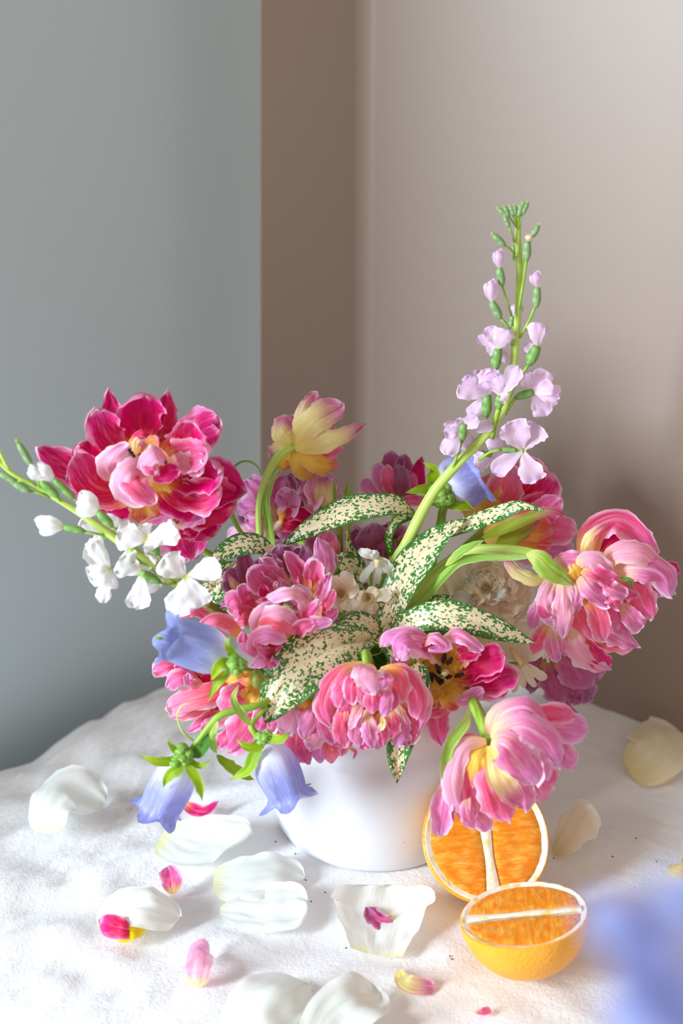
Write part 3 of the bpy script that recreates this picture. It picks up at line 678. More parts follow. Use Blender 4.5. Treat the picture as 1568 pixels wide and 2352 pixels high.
f = Flower('tulip', 'blush tulip cup just above the mauve double tulip at centre', 'tulip', C2, 2.0, (750, 1260, 1), G_T)
f.p([(750, 1260, 0.6), (700, 1150, 0.2), (690, 1060, 0.4)], 170, MAU, wrap=0.7)
f.p([(760, 1260, 0.4), (780, 1150, -0.2), (800, 1060, 0.0)], 150, PNK, wrap=-0.7)
f.p([(770, 1280, 0.2), (830, 1200, -0.4), (840, 1100, 0.0)], 110, COR, wrap=-0.7)
f.into_vase((760, 1265, 0.8), seed=7)

# ------------------------------------------------------------------ orange-pink tulips behind, right
f = Flower('tulip', 'open orange-throated pink tulip behind the lilac stock', 'tulip', C4, 6.5, (950, 560, 1), G_T)
f.p([(950, 560, 0.8), (1120, 380, 1.0), (1240, 150, 1.0)], 290, COR, wrap=0.7, prof='round')
f.p([(970, 560, 0.4), (1190, 420, 0.2), (1335, 250, 0.4)], 290, MAG, wrap=0.8, prof='round')
f.p([(950, 560, 0.2), (1000, 380, -0.4), (1080, 200, 0.0)], 260, COR, wrap=0.7)
f.p([(930, 560, 0.0), (900, 430, -0.4), (930, 260, 0.0)], 200, GOL, wrap=0.7)
f.p([(930, 570, 0.0), (840, 500, -0.4), (760, 440, 0.0)], 170, GOL, wrap=0.7)
f.p([(990, 560, 0.0), (1160, 470, -0.5), (1320, 400, -0.1)], 170, MAG, wrap=0.8)
f.into_vase((950, 570, 1), seed=8)
f = Flower('tulip', 'pink tulip with orange throat facing right below curled leaf tip', 'tulip', C4, 4.0, (900, 660, 1), G_T)
f.p([(900, 660, 0.6), (1180, 560, 0.6), (1395, 410, 0.6)], 210, PNK, wrap=0.7, ruf=0.15)
f.p([(900, 660, 0.4), (1200, 620, 0.0), (1490, 625, 0.2)], 260, PNK, wrap=0.6, ruf=0.16)
f.p([(900, 670, 0.4), (1200, 720, 0.2), (1470, 790, 0.3)], 260, LIL, wrap=0.6, ruf=0.16)
f.p([(890, 660, 0.0), (1090, 630, -0.6), (1330, 600, -0.3)], 200, GOL, wrap=0.8, ruf=0.10)
f.p([(890, 670, -0.1), (1080, 690, -0.8), (1330, 700, -0.5)], 180, GOL, wrap=0.8, ruf=0.10)
f.p([(890, 650, 0.2), (1050, 560, -0.2), (1230, 520, 0.0)], 170, GOL, wrap=0.8)
f.p([(870, 670, -1.0), (1030, 610, -1.4), (1200, 540, -1.6), (1330, 495, -1.6), (1405, 520, -1.5), (1395, 500, -1.4)], 105, 'leaf_stripe', wrap=1.0, prof='leaf', name='striped_petal', n=(0, 0.4, 1))
f.p([(960, 720, -0.8), (1120, 640, -1.3), (1250, 560, -1.3)], 120, 'leaf_stripe', wrap=0.9, prof='leaf', name='striped_petal')
f.into_vase((900, 670, 1), seed=9)

# ------------------------------------------------------------------ far right tulip on a horizontal stem
f = Flower('tulip', 'rightmost large pink tulip nodding on long pale arching stem', 'tulip', C5, -1.0, (470, 420, 0.4), G_T)
f.p([(830, 420, 0.6), (880, 180, 0.6), (1110, 110, 0.4), (1360, 370, 0.8)], 250, PNK, wrap=1.0, prof='shell', n=(0.1, -0.5, 1), ruf=0.04)
f.p([(800, 420, 0.2), (815, 300, 0.0), (880, 200, 0.0), (1000, 130, 0.2)], 75, CRE, wrap=-0.6, prof='leaf', ruf=0.04)
f.p([(900, 440, 0.6), (1000, 280, 0.7), (1180, 280, 0.9)], 250, CRI, wrap=0.7)
f.p([(930, 470, -0.4), (1080, 340, -1.2), (1320, 370, -1.2), (1500, 690, -0.4)], 240, PAL, wrap=-0.9, n=(0.2, 0.6, 1), prof='shell', ruf=0.05)
f.p([(1000, 520, -0.4), (1200, 470, -1.5), (1400, 520, -1.4), (1480, 700, -0.8)], 260, LIL, wrap=-0.8, prof='shell', ruf=0.06)
f.p([(1000, 560, 0.0), (1250, 560, -0.4), (1420, 700, -0.2)], 220, LIL, wrap=-0.7, ruf=0.1)
f.p([(1380, 480, 0.2), (1480, 470, 0.2), (1538, 530, 0.3)], 90, MAG, wrap=-0.5)
f.p([(1020, 570, -0.2), (1200, 640, -0.9), (1310, 885, -0.6)], 260, PNK, wrap=-0.7, ruf=0.06)
f.p([(1060, 620, 0.2), (1180, 720, 0.2), (1250, 860, 0.2)], 230, LIL, wrap=0.7, prof='round')
f.p([(1090, 760, -0.4), (1170, 850, -0.9), (1250, 940, -0.6)], 190, LIL, wrap=0.9, prof='round')
f.p([(520, 560, -0.4), (400, 570, -0.8), (270, 500, -0.8), (185, 368, -0.6)], 120, CRE, wrap=-0.7, prof='leaf', ruf=0.04)
f.p([(560, 450, -0.6), (680, 420, -1.0), (860, 420, -1.0)], 150, LIL, wrap=-0.7, ruf=0.25)
f.p([(640, 480, -0.8), (720, 500, -1.3), (780, 600, -1.1)], 140, GOL, wrap=-0.6, ruf=0.1)
f.p([(720, 440, -0.9), (880, 430, -1.7), (1030, 560, -1.4)], 170, PAL, wrap=-0.8, ruf=0.22)
f.p([(770, 480, -0.9), (900, 520, -1.8), (1060, 600, -1.4)], 160, PNK, wrap=0.8, ruf=0.25)
f.p([(770, 520, -0.9), (850, 640, -2.0), (990, 770, -1.6)], 190, LIL, wrap=-0.8, ruf=0.28)
f.p([(900, 560, -0.9), (1020, 640, -1.9), (1130, 690, -1.5)], 160, LIL, wrap=-0.8, ruf=0.3)
f.p([(930, 640, -0.9), (1040, 720, -1.8), (1070, 790, -1.5)], 150, PNK, wrap=-0.8, ruf=0.3)
f.p([(1040, 640, -0.6), (1130, 680, -1.4), (1220, 700, -1.1)], 110, PNK, wrap=-0.8, ruf=0.3)
f.p([(700, 560, -0.4), (780, 760, -1.1), (900, 1040, -0.9)], 300, COR, wrap=-0.8, ruf=0.06)
f.p([(780, 640, -0.4), (930, 800, -1.2), (1060, 960, -0.9)], 250, PNK, wrap=-0.8, ruf=0.08)
f.p([(760, 620, -0.7), (880, 780, -1.5), (960, 1040, -1.1)], 190, COR, wrap=0.6, ruf=0.08)
f.p([(960, 760, -0.2), (1090, 860, -0.7), (1160, 960, -0.4)], 220, PNK, wrap=-0.7)
f.p([(900, 880, -0.1), (1050, 990, -0.7), (1228, 1095, -0.4)], 210, LIL, wrap=-0.7, prof='point')
f.p([(860, 950, -0.1), (980, 1060, -0.5), (1180, 1100, -0.4)], 150, COR, wrap=-0.7)
f.p([(600, 540, -0.6), (530, 720, -1.5), (570, 920, -1.2)], 230, PAL, wrap=-0.8, ruf=0.3, crumple=0.12)
f.p([(640, 560, -0.8), (640, 760, -1.8), (640, 1010, -1.3)], 200, PAL, wrap=-0.8, ruf=0.3, crumple=0.12)
f.p([(700, 560, -0.8), (740, 680, -1.6), (700, 860, -1.3)], 140, LIL, wrap=-0.8, ruf=0.3, crumple=0.1)
f.p([(500, 660, -0.4), (440, 800, -1.1), (400, 950, -0.8)], 130, LIL, wrap=-0.7, ruf=0.2)
f.p([(540, 660, -0.6), (500, 800, -1.4), (560, 840, -1.3)], 130, PNK, wrap=0.7, ruf=0.2)
f.p([(520, 920, -0.6), (460, 1040, -1.2), (420, 1145, -0.9)], 130, PNK, wrap=-0.6, prof='tulip', ruf=0.15)
f.p([(560, 940, -0.7), (560, 1080, -1.3), (600, 1205, -1.0)], 140, LIL, wrap=-0.7, prof='tulip', ruf=0.2)
f.p([(620, 980, -0.7), (640, 1060, -1.2), (655, 1160, -0.9)], 90, LIL, wrap=-0.7, ruf=0.15)
f.p([(720, 920, -0.6), (750, 1090, -1.3), (860, 1200, -1.0), (1020, 1270, -0.6)], 200, PAL, wrap=-0.9, prof='leaf', ruf=0.05)
f.p([(760, 980, -0.4), (840, 1100, -0.8), (1000, 1250, -0.5)], 180, MAG, wrap=0.7)
f.fan((820, 720), 330, 300, 12, [PNK, LIL, COR], d=0.6, depth=-0.6, seed=21, w=0.75)
# the broad pale stem, its leaf sheath and the leaf clasping it
f.tube([(480, 400, 0.1), (330, 360, 0.4), (120, 345, 0.3), (-80, 360, 0.2)], [46, 44, 42, 46], 'stem_pale', extra=[at(1005, 1310, -0.5), at(950, 1375, -1.2), at(918, 1420, -1.5), (0.01, -0.01, 0.10)], rows=32, sides=12)
f.p([(-570, 880, -0.9), (-400, 690, -1.1), (-250, 520, -1.1), (-150, 430, -1.0), (0, 400, -0.9), (200, 405, -0.9), (420, 400, -0.9)], 78, 'leaf_light', wrap=-0.8, prof='strap', name='leaf', ruf=0.02)
f.p([(-260, 470, -1.0), (-160, 370, -1.2), (-60, 310, -1.2), (40, 270, -1.0)], 70, 'leaf_light', wrap=-0.6, prof='leaf', name='leaf', ruf=0.04)
f.p([(360, 380, -0.9), (450, 400, -1.4), (560, 500, -1.7), (725, 615, -1.5)], 190, 'leaf_light', wrap=-0.9, prof='leaf', name='leaf', ruf=0.04)
f.p([(1090, 560, -1.2), (1150, 580, -1.6), (1185, 645, -1.5)], 34, 'leaf_green', wrap=0.6, prof='leaf', name='leaf')

# mauve tulip below it
f = Flower('tulip', 'dusky mauve tulip hanging below the rightmost tulip, over bare cloth', 'tulip', C5, 2.0, (560, 1130, 0.5), G_T)
f.p([(560, 1110, 0.4), (800, 1120, -0.2), (925, 1340, -0.2)], 300, MAU, wrap=-0.7, ruf=0.05, prof='round')
f.p([(540, 1130, 0.0), (700, 1200, -0.9), (860, 1390, -0.7)], 330, MAU, wrap=-0.8, ruf=0.05, prof='round')
f.p([(520, 1150, 0.2), (560, 1320, -0.4), (640, 1525, -0.2)], 280, MAU, wrap=-0.7, ruf=0.08, prof='round')
f.p([(600, 1250, 0.6), (760, 1400, 0.4), (870, 1490, 0.4)], 240, DUS, wrap=0.7, ruf=0.15)
f.p([(500, 1150, 0.6), (430, 1300, 0.3), (390, 1440, 0.4)], 170, DUS, wrap=-0.6)
f.p([(620, 1400, 0.0), (690, 1560, -0.2), (762, 1605, -0.1)], 90, MAU, wrap=0.6, prof='point')
f.p([(640, 1350, 0.2), (720, 1450, 0.0), (790, 1500, 0.0)], 160, MAU, wrap=0.6, ruf=0.2)
f.p([(560, 1120, 0.5), (470, 1170, 0.2), (420, 1270, 0.2)], 150, MAU, wrap=-0.7)
f.into_vase((540, 1130, 1), seed=10)
f.p([(450, 1130, -0.6), (500, 1150, -0.8), (550, 1225, -0.8)], 70, 'leaf_variegated', prof='leaf', name='leaf', wrap=0.4)

# ------------------------------------------------------------------ centre-left pair
f = Flower('tulip', 'ruffled mauve-pink double tulip at centre left, behind the cupped one', 'tulip', CB, -3.0, (800, 800, 2), G_T)
f.p([(420, 620, 1.8), (330, 380, 1.4), (290, 110, 1.4)], 260, DUS, wrap=0.7, prof='point', ruf=0.08)
f.p([(360, 650, 1.6), (200, 520, 1.2), (100, 430, 1.0)], 240, MAU, wrap=-0.5)
f.p([(340, 720, 1.4), (160, 640, 1.0), (60, 560, 0.9)], 170, DUS, wrap=-0.5)
f.p([(330, 700, 1.3), (200, 600, 0.7), (120, 460, 0.8)], 110, CRE, wrap=-0.5, prof='point')
f.p([(760, 560, 1.8), (800, 320, 1.4), (740, 110, 1.2)], 420, DUS, wrap=0.6, ruf=0.14, prof='round')
f.p([(800, 560, 1.7), (950, 330, 1.4), (1010, 130, 1.2)], 300, DUS, wrap=0.6, ruf=0.16, prof='round')
f.p([(760, 560, 1.5), (640, 360, 1.0), (600, 210, 1.0)], 300, MAU, wrap=0.6, ruf=0.16, prof='round')
f.p([(1240, 560, 1.6), (1280, 300, 1.0), (1190, 30, 0.9)], 300, LIL, wrap=-0.6, ruf=0.08, prof='point')
f.p([(1260, 560, 1.5), (1360, 330, 1.2), (1300, 120, 1.2)], 180, MAU, wrap=-0.5)
f.p([(880, 640, 1.0), (600, 560, 0.2), (380, 420, -0.4)], 430, PNK, wrap=0.7, ruf=0.12, prof='round')
f.p([(860, 600, 1.0), (680, 460, 0.4), (520, 270, 0.0)], 230, LIL, wrap=0.6, ruf=0.25)
f.p([(1080, 700, 1.0), (980, 420, 0.0), (810, 210, -0.4)], 240, PNK, wrap=0.7, ruf=0.22)
f.p([(1120, 740, 0.9), (1140, 500, -0.2), (1150, 270, -0.4)], 290, PNK, wrap=0.8, ruf=0.12, prof='round')
f.p([(1100, 720, 0.8), (1090, 620, -0.4), (1095, 520, -0.5)], 90, GOL, wrap=0.5)
f.p([(1160, 760, 0.8), (1200, 640, 0.2), (1230, 520, 0.0)], 150, GOL, wrap=0.6)
f.p([(960, 680, 0.8), (950, 580, -0.4), (960, 490, -0.5)], 110, COR, wrap=0.6, prof='point')
f.p([(840, 640, 0.8), (780, 570, -0.3), (745, 500, -0.4)], 120, LIL, wrap=0.6, prof='point')
f.p([(1180, 900, 0.6), (1270, 640, -0.2), (1340, 450, -0.4)], 180, LIL, wrap=0.8, ruf=0.3)
f.p([(1160, 960, 0.6), (1330, 780, -0.5), (1400, 650, -0.6)], 170, PNK, wrap=0.8, ruf=0.25)
f.p([(1160, 1040, 0.6), (1340, 960, -0.5), (1430, 880, -0.4)], 180, PNK, wrap=0.8, ruf=0.25)
f.p([(1180, 1060, 0.8), (1380, 1040, 0.2), (1515, 1040, 0.2)], 130, PNK, wrap=-0.5, prof='point')
f.p([(1180, 1080, 0.4), (1170, 960, -0.2), (1230, 830, -0.2)], 150, GOL, wrap=0.6)
f.p([(560, 900, 0.6), (260, 820, -0.6), (130, 880, -0.6)], 400, PNK, wrap=-0.5, ruf=0.10, prof='round')
f.p([(520, 1000, 0.4), (330, 960, -0.8), (160, 1000, -0.5)], 300, COR, wrap=-0.6, ruf=0.08, prof='round')
f.p([(480, 800, 0.8), (340, 720, -0.3), (300, 580, -0.2)], 250, PNK, wrap=0.6, ruf=0.12)
f.p([(300, 860, 0.6), (130, 800, -0.2), (60, 830, 0.0)], 150, LIL, wrap=0.6, ruf=0.3)
f.p([(700, 760, 0.6), (560, 680, -0.8), (560, 600, -0.8)], 200, CRI, wrap=0.7, ruf=0.1)
f.p([(680, 820, 0.4), (560, 780, -1.0), (455, 800, -0.9)], 90, PNK, wrap=-0.6)
f.p([(720, 640, 0.0), (690, 600, -0.9), (720, 550, -0.8)], 70, PAL, wrap=0.9, ruf=0.2)
f.fan((760, 640), 480, 430, 12, [DUS, MAU, PNK], d=2.4, depth=0.6, seed=31, w=0.7, ruf=0.2)
f.into_vase((800, 800, 2.4), seed=11)
f = Flower('tulip', 'cupped pale pink tulip with golden side below the mauve double', 'tulip', CB, -5.2, (830, 1150, 2), G_T)
f.p([(1100, 960, 0.4), (980, 720, -0.6), (800, 690, -0.8), (600, 760, -0.5)], 250, PAL, wrap=-0.4, n=(0, 0.5, 1), ruf=0.2, prof='strap', crumple=0.12)
f.p([(1060, 900, 0.8), (1020, 740, 0.0), (900, 640, -0.4)], 280, LIL, wrap=-0.5, ruf=0.12)
f.p([(620, 1200, 0.6), (450, 1060, -0.6), (540, 880, -0.9), (740, 830, -0.4)], 210, PAL, wrap=-0.8, ruf=0.06, prof='shell')
f.p([(440, 1120, 0.2), (600, 970, -1.2), (790, 950, -1.3), (950, 1030, -0.5)], 260, PAL, wrap=-0.7, ruf=0.05, prof='strap')
f.p([(430, 1180, 0.2), (600, 1090, -1.5), (790, 1100, -1.5), (930, 1190, -0.6)], 240, COR, wrap=-0.7, ruf=0.05, prof='strap')
f.p([(860, 1200, 0.4), (930, 1060, 0.1), (930, 930, 0.2)], 200, GOL, wrap=-0.5)
f.p([(820, 1260, 0.2), (900, 1180, -0.4), (940, 1090, -0.1)], 150, GOL, wrap=-0.6)
f.p([(560, 1440, 0.4), (440, 1290, -1.6), (600, 1200, -2.0), (820, 1250, -1.5)], 250, LIL, wrap=-0.6, ruf=0.14, prof='round')
f.p([(700, 1420, 0.4), (620, 1300, -1.2), (760, 1230, -1.4)], 260, CRI, wrap=0.6, ruf=0.06, prof='round')
f.p([(720, 1430, 0.0), (560, 1400, -1.7), (480, 1330, -1.6)], 150, PNK, wrap=-0.6)
f.p([(640, 1300, 0.6), (350, 1300, -0.4), (300, 1160, -0.4)], 200, PNK, wrap=0.6)
f.p([(620, 1420, 0.2), (420, 1400, -1.2), (260, 1310, -1.1)], 150, LIL, wrap=-0.6, ruf=0.2)
f.p([(700, 1400, 0.0), (560, 1490, -1.6), (400, 1560, -1.3)], 170, LIL, wrap=-0.6, ruf=0.3)
f.p([(720, 1420, -0.2), (640, 1520, -1.7), (560, 1600, -1.4)], 170, PNK, wrap=-0.6, ruf=0.25)
f.p([(740, 1400, -0.2), (700, 1500, -1.6), (660, 1600, -1.4)], 130, LIL, wrap=0.6, ruf=0.25)
f.p([(940, 1180, 0.6), (1060, 980, -0.4), (1200, 800, -0.8)], 190, PNK, wrap=-0.6, ruf=0.2)
f.p([(930, 1230, 0.4), (1100, 1080, -0.8), (1370, 1040, -0.8)], 210, LIL, wrap=-0.7, ruf=0.28)
f.p([(920, 1240, 0.2), (1000, 1120, -1.0), (1160, 1040, -0.9)], 200, PNK, wrap=0.6, ruf=0.2)
f.tube([(915, 1130, -0.4), (935, 1115, -0.6), (925, 1100, -0.6)], [14, 20, 12], 'stamen_dark', 'stamen', sides=6, rows=4)
f.fan((680, 1250), 330, 280, 9, [PNK, COR, CRI], d=1.4, depth=0.4, seed=33, w=0.8)
f.into_vase((800, 1250, 2.0), seed=12)

# ------------------------------------------------------------------ lower left coral tulip
f = Flower('tulip', 'loose coral-pink tulip with yellow throat at lower left below bluebell', 'tulip', CC, -5.0, (1050, 900, 2), G_T)
f.p([(760, 230, 0.8), (520, 110, 0.2), (330, 190, 0.2)], 170, PNK, wrap=-0.8, ruf=0.08)
f.p([(1080, 420, 0.6), (800, 220, -0.4), (560, 320, -0.5)], 210, COR, wrap=-0.8, ruf=0.05)
f.p([(900, 480, 0.8), (720, 350, 0.2), (640, 380, 0.0)], 200, PNK, wrap=-0.6)
f.p([(620, 800, 1.4), (300, 690, 1.0), (180, 590, 1.0)], 180, LIL, wrap=0.6)
f.p([(560, 820, 1.0), (260, 740, 0.4), (50, 800, 0.3)], 270, PNK, wrap=0.7, ruf=0.16)
f.p([(620, 860, 1.0), (420, 760, 0.5), (300, 740, 0.4)], 200, MAG, wrap=0.6)
f.p([(900, 920, 1.4), (650, 860, 1.0), (480, 800, 0.8)], 300, CRI, wrap=0.6)
f.p([(900, 960, 1.2), (720, 900, 0.8), (560, 940, 0.7)], 220, CRI, wrap=0.6)
f.p([(620, 950, 0.4), (380, 880, -0.4), (210, 970, -0.3)], 230, PNK, wrap=-0.6, ruf=0.12, prof='round')
f.p([(540, 960, 0.2), (460, 900, -0.6), (450, 810, -0.5)], 150, LIL, wrap=0.6, ruf=0.2)
f.p([(1080, 880, 1.2), (700, 1060, -0.6), (200, 1200, -0.6)], 330, COR, wrap=-0.8, ruf=0.05, prof='round')
f.p([(900, 1010, 0.8), (540, 1190, -0.1), (240, 1280, -0.2)], 260, COR, wrap=-0.5, ruf=0.06)
f.p([(1100, 860, 0.6), (980, 880, 0.2), (840, 960, 0.3)], 170, GOL, wrap=0.6)
f.p([(1300, 960, 0.6), (1150, 960, -0.2), (1010, 920, -0.1)], 220, GOL, wrap=0.7)
f.p([(1250, 850, 0.8), (1100, 840, 0.4), (1060, 700, 0.3)], 170, GOL, wrap=0.7)
f.p([(1180, 930, 0.4), (960, 1100, -1.2), (860, 1280, -1.1)], 330, PNK, wrap=-0.5, ruf=0.06, prof='round')
f.p([(1260, 950, 0.4), (1180, 1100, -0.8), (1120, 1240, -0.7)], 300, GOL, wrap=0.5, ruf=0.06)
f.p([(1180, 1000, 0.6), (1060, 1400, -0.6), (900, 1700, -0.4)], 420, PNK, wrap=-0.6, ruf=0.10, prof='round')
f.p([(1260, 1000, 0.8), (1240, 1300, 0.0), (1180, 1540, 0.0)], 330, COR, wrap=-0.5, ruf=0.12)
f.p([(900, 1180, 1.2), (700, 1300, 0.8), (600, 1340, 0.6)], 170, CRI, wrap=0.6)
f.p([(860, 1260, 0.9), (600, 1380, 0.3), (440, 1480, 0.3)], 170, PNK, wrap=-0.6, ruf=0.2, prof='point')
f.p([(900, 1300, 0.8), (720, 1400, 0.2), (600, 1470, 0.2)], 190, LIL, wrap=0.6, ruf=0.2)
f.p([(1000, 1400, 0.2), (860, 1560, -0.4), (790, 1660, -0.2)], 200, PNK, wrap=-0.6, ruf=0.15)
f.p([(1100, 1400, 0.0), (1000, 1560, -0.6), (960, 1690, -0.3)], 220, PNK, wrap=-0.6, ruf=0.15)
f.p([(1350, 1250, 0.4), (1290, 1400, -0.3), (1220, 1500, -0.2)], 260, PNK, wrap=-0.6, ruf=0.2)
f.into_vase((1200, 900, 2), seed=13)

# ------------------------------------------------------------------ low middle pale tulip
f = Flower('tulip', 'pale frilly pink tulip drooping over the vase collar, left of centre', 'tulip', C6, -7.0, (1040, 1060, 1), G_T)
f.p([(1030, 1070, 0.6), (900, 1120, -0.2), (920, 1320, -0.2)], 210, PAL, wrap=-0.9, ruf=0.06)
f.p([(1050, 1070, 0.6), (1040, 1180, -0.5), (1000, 1330, -0.3)], 160, LIL, wrap=-0.8, ruf=0.1)
f.p([(1060, 1070, 0.4), (1100, 1200, -0.4), (1100, 1360, -0.2)], 190, PNK, wrap=-0.8, ruf=0.12)
f.p([(1000, 1080, 0.8), (860, 1160, 0.0), (780, 1260, 0.1)], 170, PNK, wrap=-0.7, ruf=0.15)
f.p([(960, 1090, 1.0), (820, 1150, 0.6), (720, 1280, 0.6)], 200, PNK, wrap=-0.6, ruf=0.25)
f.p([(1040, 1070, 0.3), (1010, 1100, -0.1), (980, 1160, -0.3)], 110, GOL, wrap=-0.7)
f.p([(1060, 1070, 0.3), (1080, 1100, -0.1), (1090, 1160, -0.2)], 90, GOL, wrap=-0.7)
f.p([(960, 1250, 0.4), (940, 1380, 0.0), (960, 1490, 0.0)], 180, PNK, wrap=-0.6, ruf=0.25)
f.p([(1010, 1280, 0.4), (1000, 1400, 0.0), (1030, 1490, 0.0)], 140, PNK, wrap=-0.7, ruf=0.2)
f.p([(1080, 1280, 0.4), (1110, 1390, -0.1), (1110, 1480, 0.0)], 170, LIL, wrap=-0.7, ruf=0.25)
f.p([(1130, 1280, 0.5), (1170, 1380, 0.0), (1180, 1490, 0.0)], 130, COR, wrap=-0.6, ruf=0.2)
f.p([(1160, 1250, 0.5), (1220, 1350, 0.1), (1240, 1440, 0.1)], 140, PNK, wrap=-0.6, ruf=0.25)
f.p([(900, 1250, 0.7), (880, 1330, 0.3), (900, 1400, 0.3)], 150, PNK, wrap=-0.6, ruf=0.25)
f.p([(1040, 1280, -0.1), (1060, 1340, -0.5), (1040, 1400, -0.4)], 150, PAL, wrap=-0.7, ruf=0.25)
f.p([(1290, 1390, 0.4), (1335, 1420, 0.3), (1318, 1465, 0.3)], 26, PNK, wrap=-0.5, prof='strap')
f.tube([(1050, 1080, 0.4), (1065, 1030, 0.4), (1090, 980, 0.8)], [36, 34, 34], 'stem_green', extra=[(-0.005, -0.02, 0.10)], rows=12)

# ------------------------------------------------------------------ front centre tulip
f = Flower('tulip', 'rounded pink tulip hanging at front centre over the vase', 'tulip', CA, -8.0, (760, 240, 2.0), G_T)
f.p([(700, 230, 1.0), (400, 400, 0.2), (250, 700, 0.0), (330, 1000, 0.4)], 330, PNK, wrap=-0.8, ruf=0.05, prof='tulip')
f.p([(680, 240, 1.2), (330, 420, 0.6), (200, 720, 0.4), (300, 960, 0.7)], 220, COR, wrap=-0.8, ruf=0.05)
f.p([(720, 240, 0.8), (600, 420, -0.6), (560, 700, -0.6)], 320, PNK, wrap=-0.7, ruf=0.14)
f.p([(700, 300, 0.4), (560, 480, -0.9), (560, 705, -0.8)], 220, PNK, wrap=-0.7, ruf=0.22)
f.p([(740, 320, 0.4), (700, 500, -1.0), (680, 680, -0.8)], 200, PNK, wrap=-0.7, ruf=0.2)
f.p([(770, 230, 0.4), (760, 340, -1.5), (840, 600, -1.3)], 430, PAL, wrap=-0.9, ruf=0.08, prof='tulip')
f.p([(900, 300, 0.4), (940, 420, -1.3), (930, 540, -1.1)], 240, LIL, wrap=-0.8, ruf=0.1)
f.p([(820, 420, 0.2), (800, 620, -1.1), (820, 830, -0.8)], 260, PNK, wrap=-0.8, ruf=0.1, prof='round')
f.p([(960, 440, 0.2), (980, 640, -1.1), (940, 870, -0.9)], 210, LIL, wrap=-0.8, ruf=0.06, prof='round')
f.p([(1000, 460, 0.4), (1060, 640, -0.7), (1040, 800, -0.6)], 180, PNK, wrap=-0.7)
f.p([(900, 300, 1.0), (1180, 380, 0.0), (1330, 640, -0.2), (1330, 900, 0.2)], 330, PNK, wrap=-0.8, ruf=0.05)
f.p([(960, 320, 1.2), (1250, 480, 0.4), (1420, 760, 0.2), (1350, 1050, 0.5)], 260, LIL, wrap=-0.8, ruf=0.05, prof='point')
f.p([(1100, 560, 1.0), (1300, 760, 0.8), (1420, 980, 0.8)], 220, PNK, wrap=-0.6)
f.p([(500, 560, 0.6), (500, 780, 0.2), (460, 940, 0.2)], 260, PNK, wrap=-0.5)
f.p([(700, 680, 0.4), (620, 860, -0.4), (540, 1010, -0.3)], 110, PAL, wrap=0.7, ruf=0.1)
f.p([(660, 760, 1.0), (520, 980, 0.8), (560, 1200, 0.7)], 330, CRI, wrap=0.5, ruf=0.06)
f.p([(700, 780, 0.8), (700, 1000, 0.6), (700, 1260, 0.5)], 260, MAG, wrap=0.5, ruf=0.06)
f.p([(420, 860, 1.2), (400, 1040, 0.9), (420, 1230, 0.7)], 300, PNK, wrap=0.6, ruf=0.15)
f.p([(260, 860, 0.9), (240, 1000, 0.5), (350, 1180, 0.4)], 150, LIL, wrap=0.7, ruf=0.15)
f.p([(740, 780, 0.2), (780, 1000, -0.5), (820, 1240, -0.2)], 240, LIL, wrap=-0.7, ruf=0.15)
f.p([(900, 820, 0.4), (900, 1000, -0.4), (920, 1230, -0.1)], 240, PNK, wrap=-0.7, ruf=0.15)
f.p([(1020, 780, 0.4), (1060, 960, -0.2), (990, 1130, 0.0)], 250, PNK, wrap=-0.7, ruf=0.08)
f.p([(920, 860, 0.0), (930, 960, -0.5), (860, 1050, -0.4)], 90, CRE, wrap=0.6, ruf=0.1)
f.p([(1140, 800, 1.0), (1160, 1000, 0.8), (1150, 1280, 0.6)], 220, MAU, wrap=0.6, ruf=0.08)
f.p([(1180, 760, 0.9), (1240, 960, 0.6), (1260, 1140, 0.6)], 190, MAG, wrap=0.7)
f.p([(1190, 840, 0.6), (1180, 1020, 0.2), (1260, 1150, 0.3)], 110, LIL, wrap=0.7)
f.fan((800, 780), 480, 430, 12, [PNK, CRI, PNK], d=1.6, depth=0.4, seed=41, w=0.75)
f.p([(1150, 620, 0.8), (1290, 900, 0.4), (1250, 1200, 0.5)], 260, PNK, wrap=-0.6, ruf=0.12)
f.p([(1080, 700, 0.5), (1150, 950, 0.1), (1120, 1230, 0.2)], 230, LIL, wrap=-0.6, ruf=0.16)
f.p([(360, 640, 0.8), (260, 920, 0.5), (330, 1190, 0.5)], 270, PNK, wrap=-0.6, ruf=0.14)
f.p([(480, 700, 0.4), (430, 960, 0.0), (480, 1230, 0.2)], 250, PNK, wrap=-0.6, ruf=0.18)
f.p([(620, 720, 0.2), (600, 980, -0.3), (640, 1240, 0.0)], 220, LIL, wrap=-0.6, ruf=0.2)
f.p([(1000, 260, 0.6), (1120, 420, -0.4), (1150, 700, -0.4)], 260, COR, wrap=-0.7, ruf=0.08)
f.p([(600, 260, 0.6), (460, 430, -0.3), (400, 760, -0.3)], 280, PNK, wrap=-0.7, ruf=0.08)
f.tube([(750, 250, 1.0), (735, 190, 1.3), (740, 120, 2.0)], [60, 56, 54], 'stem_green', extra=[(0.0, -0.015, 0.10)], rows=10)

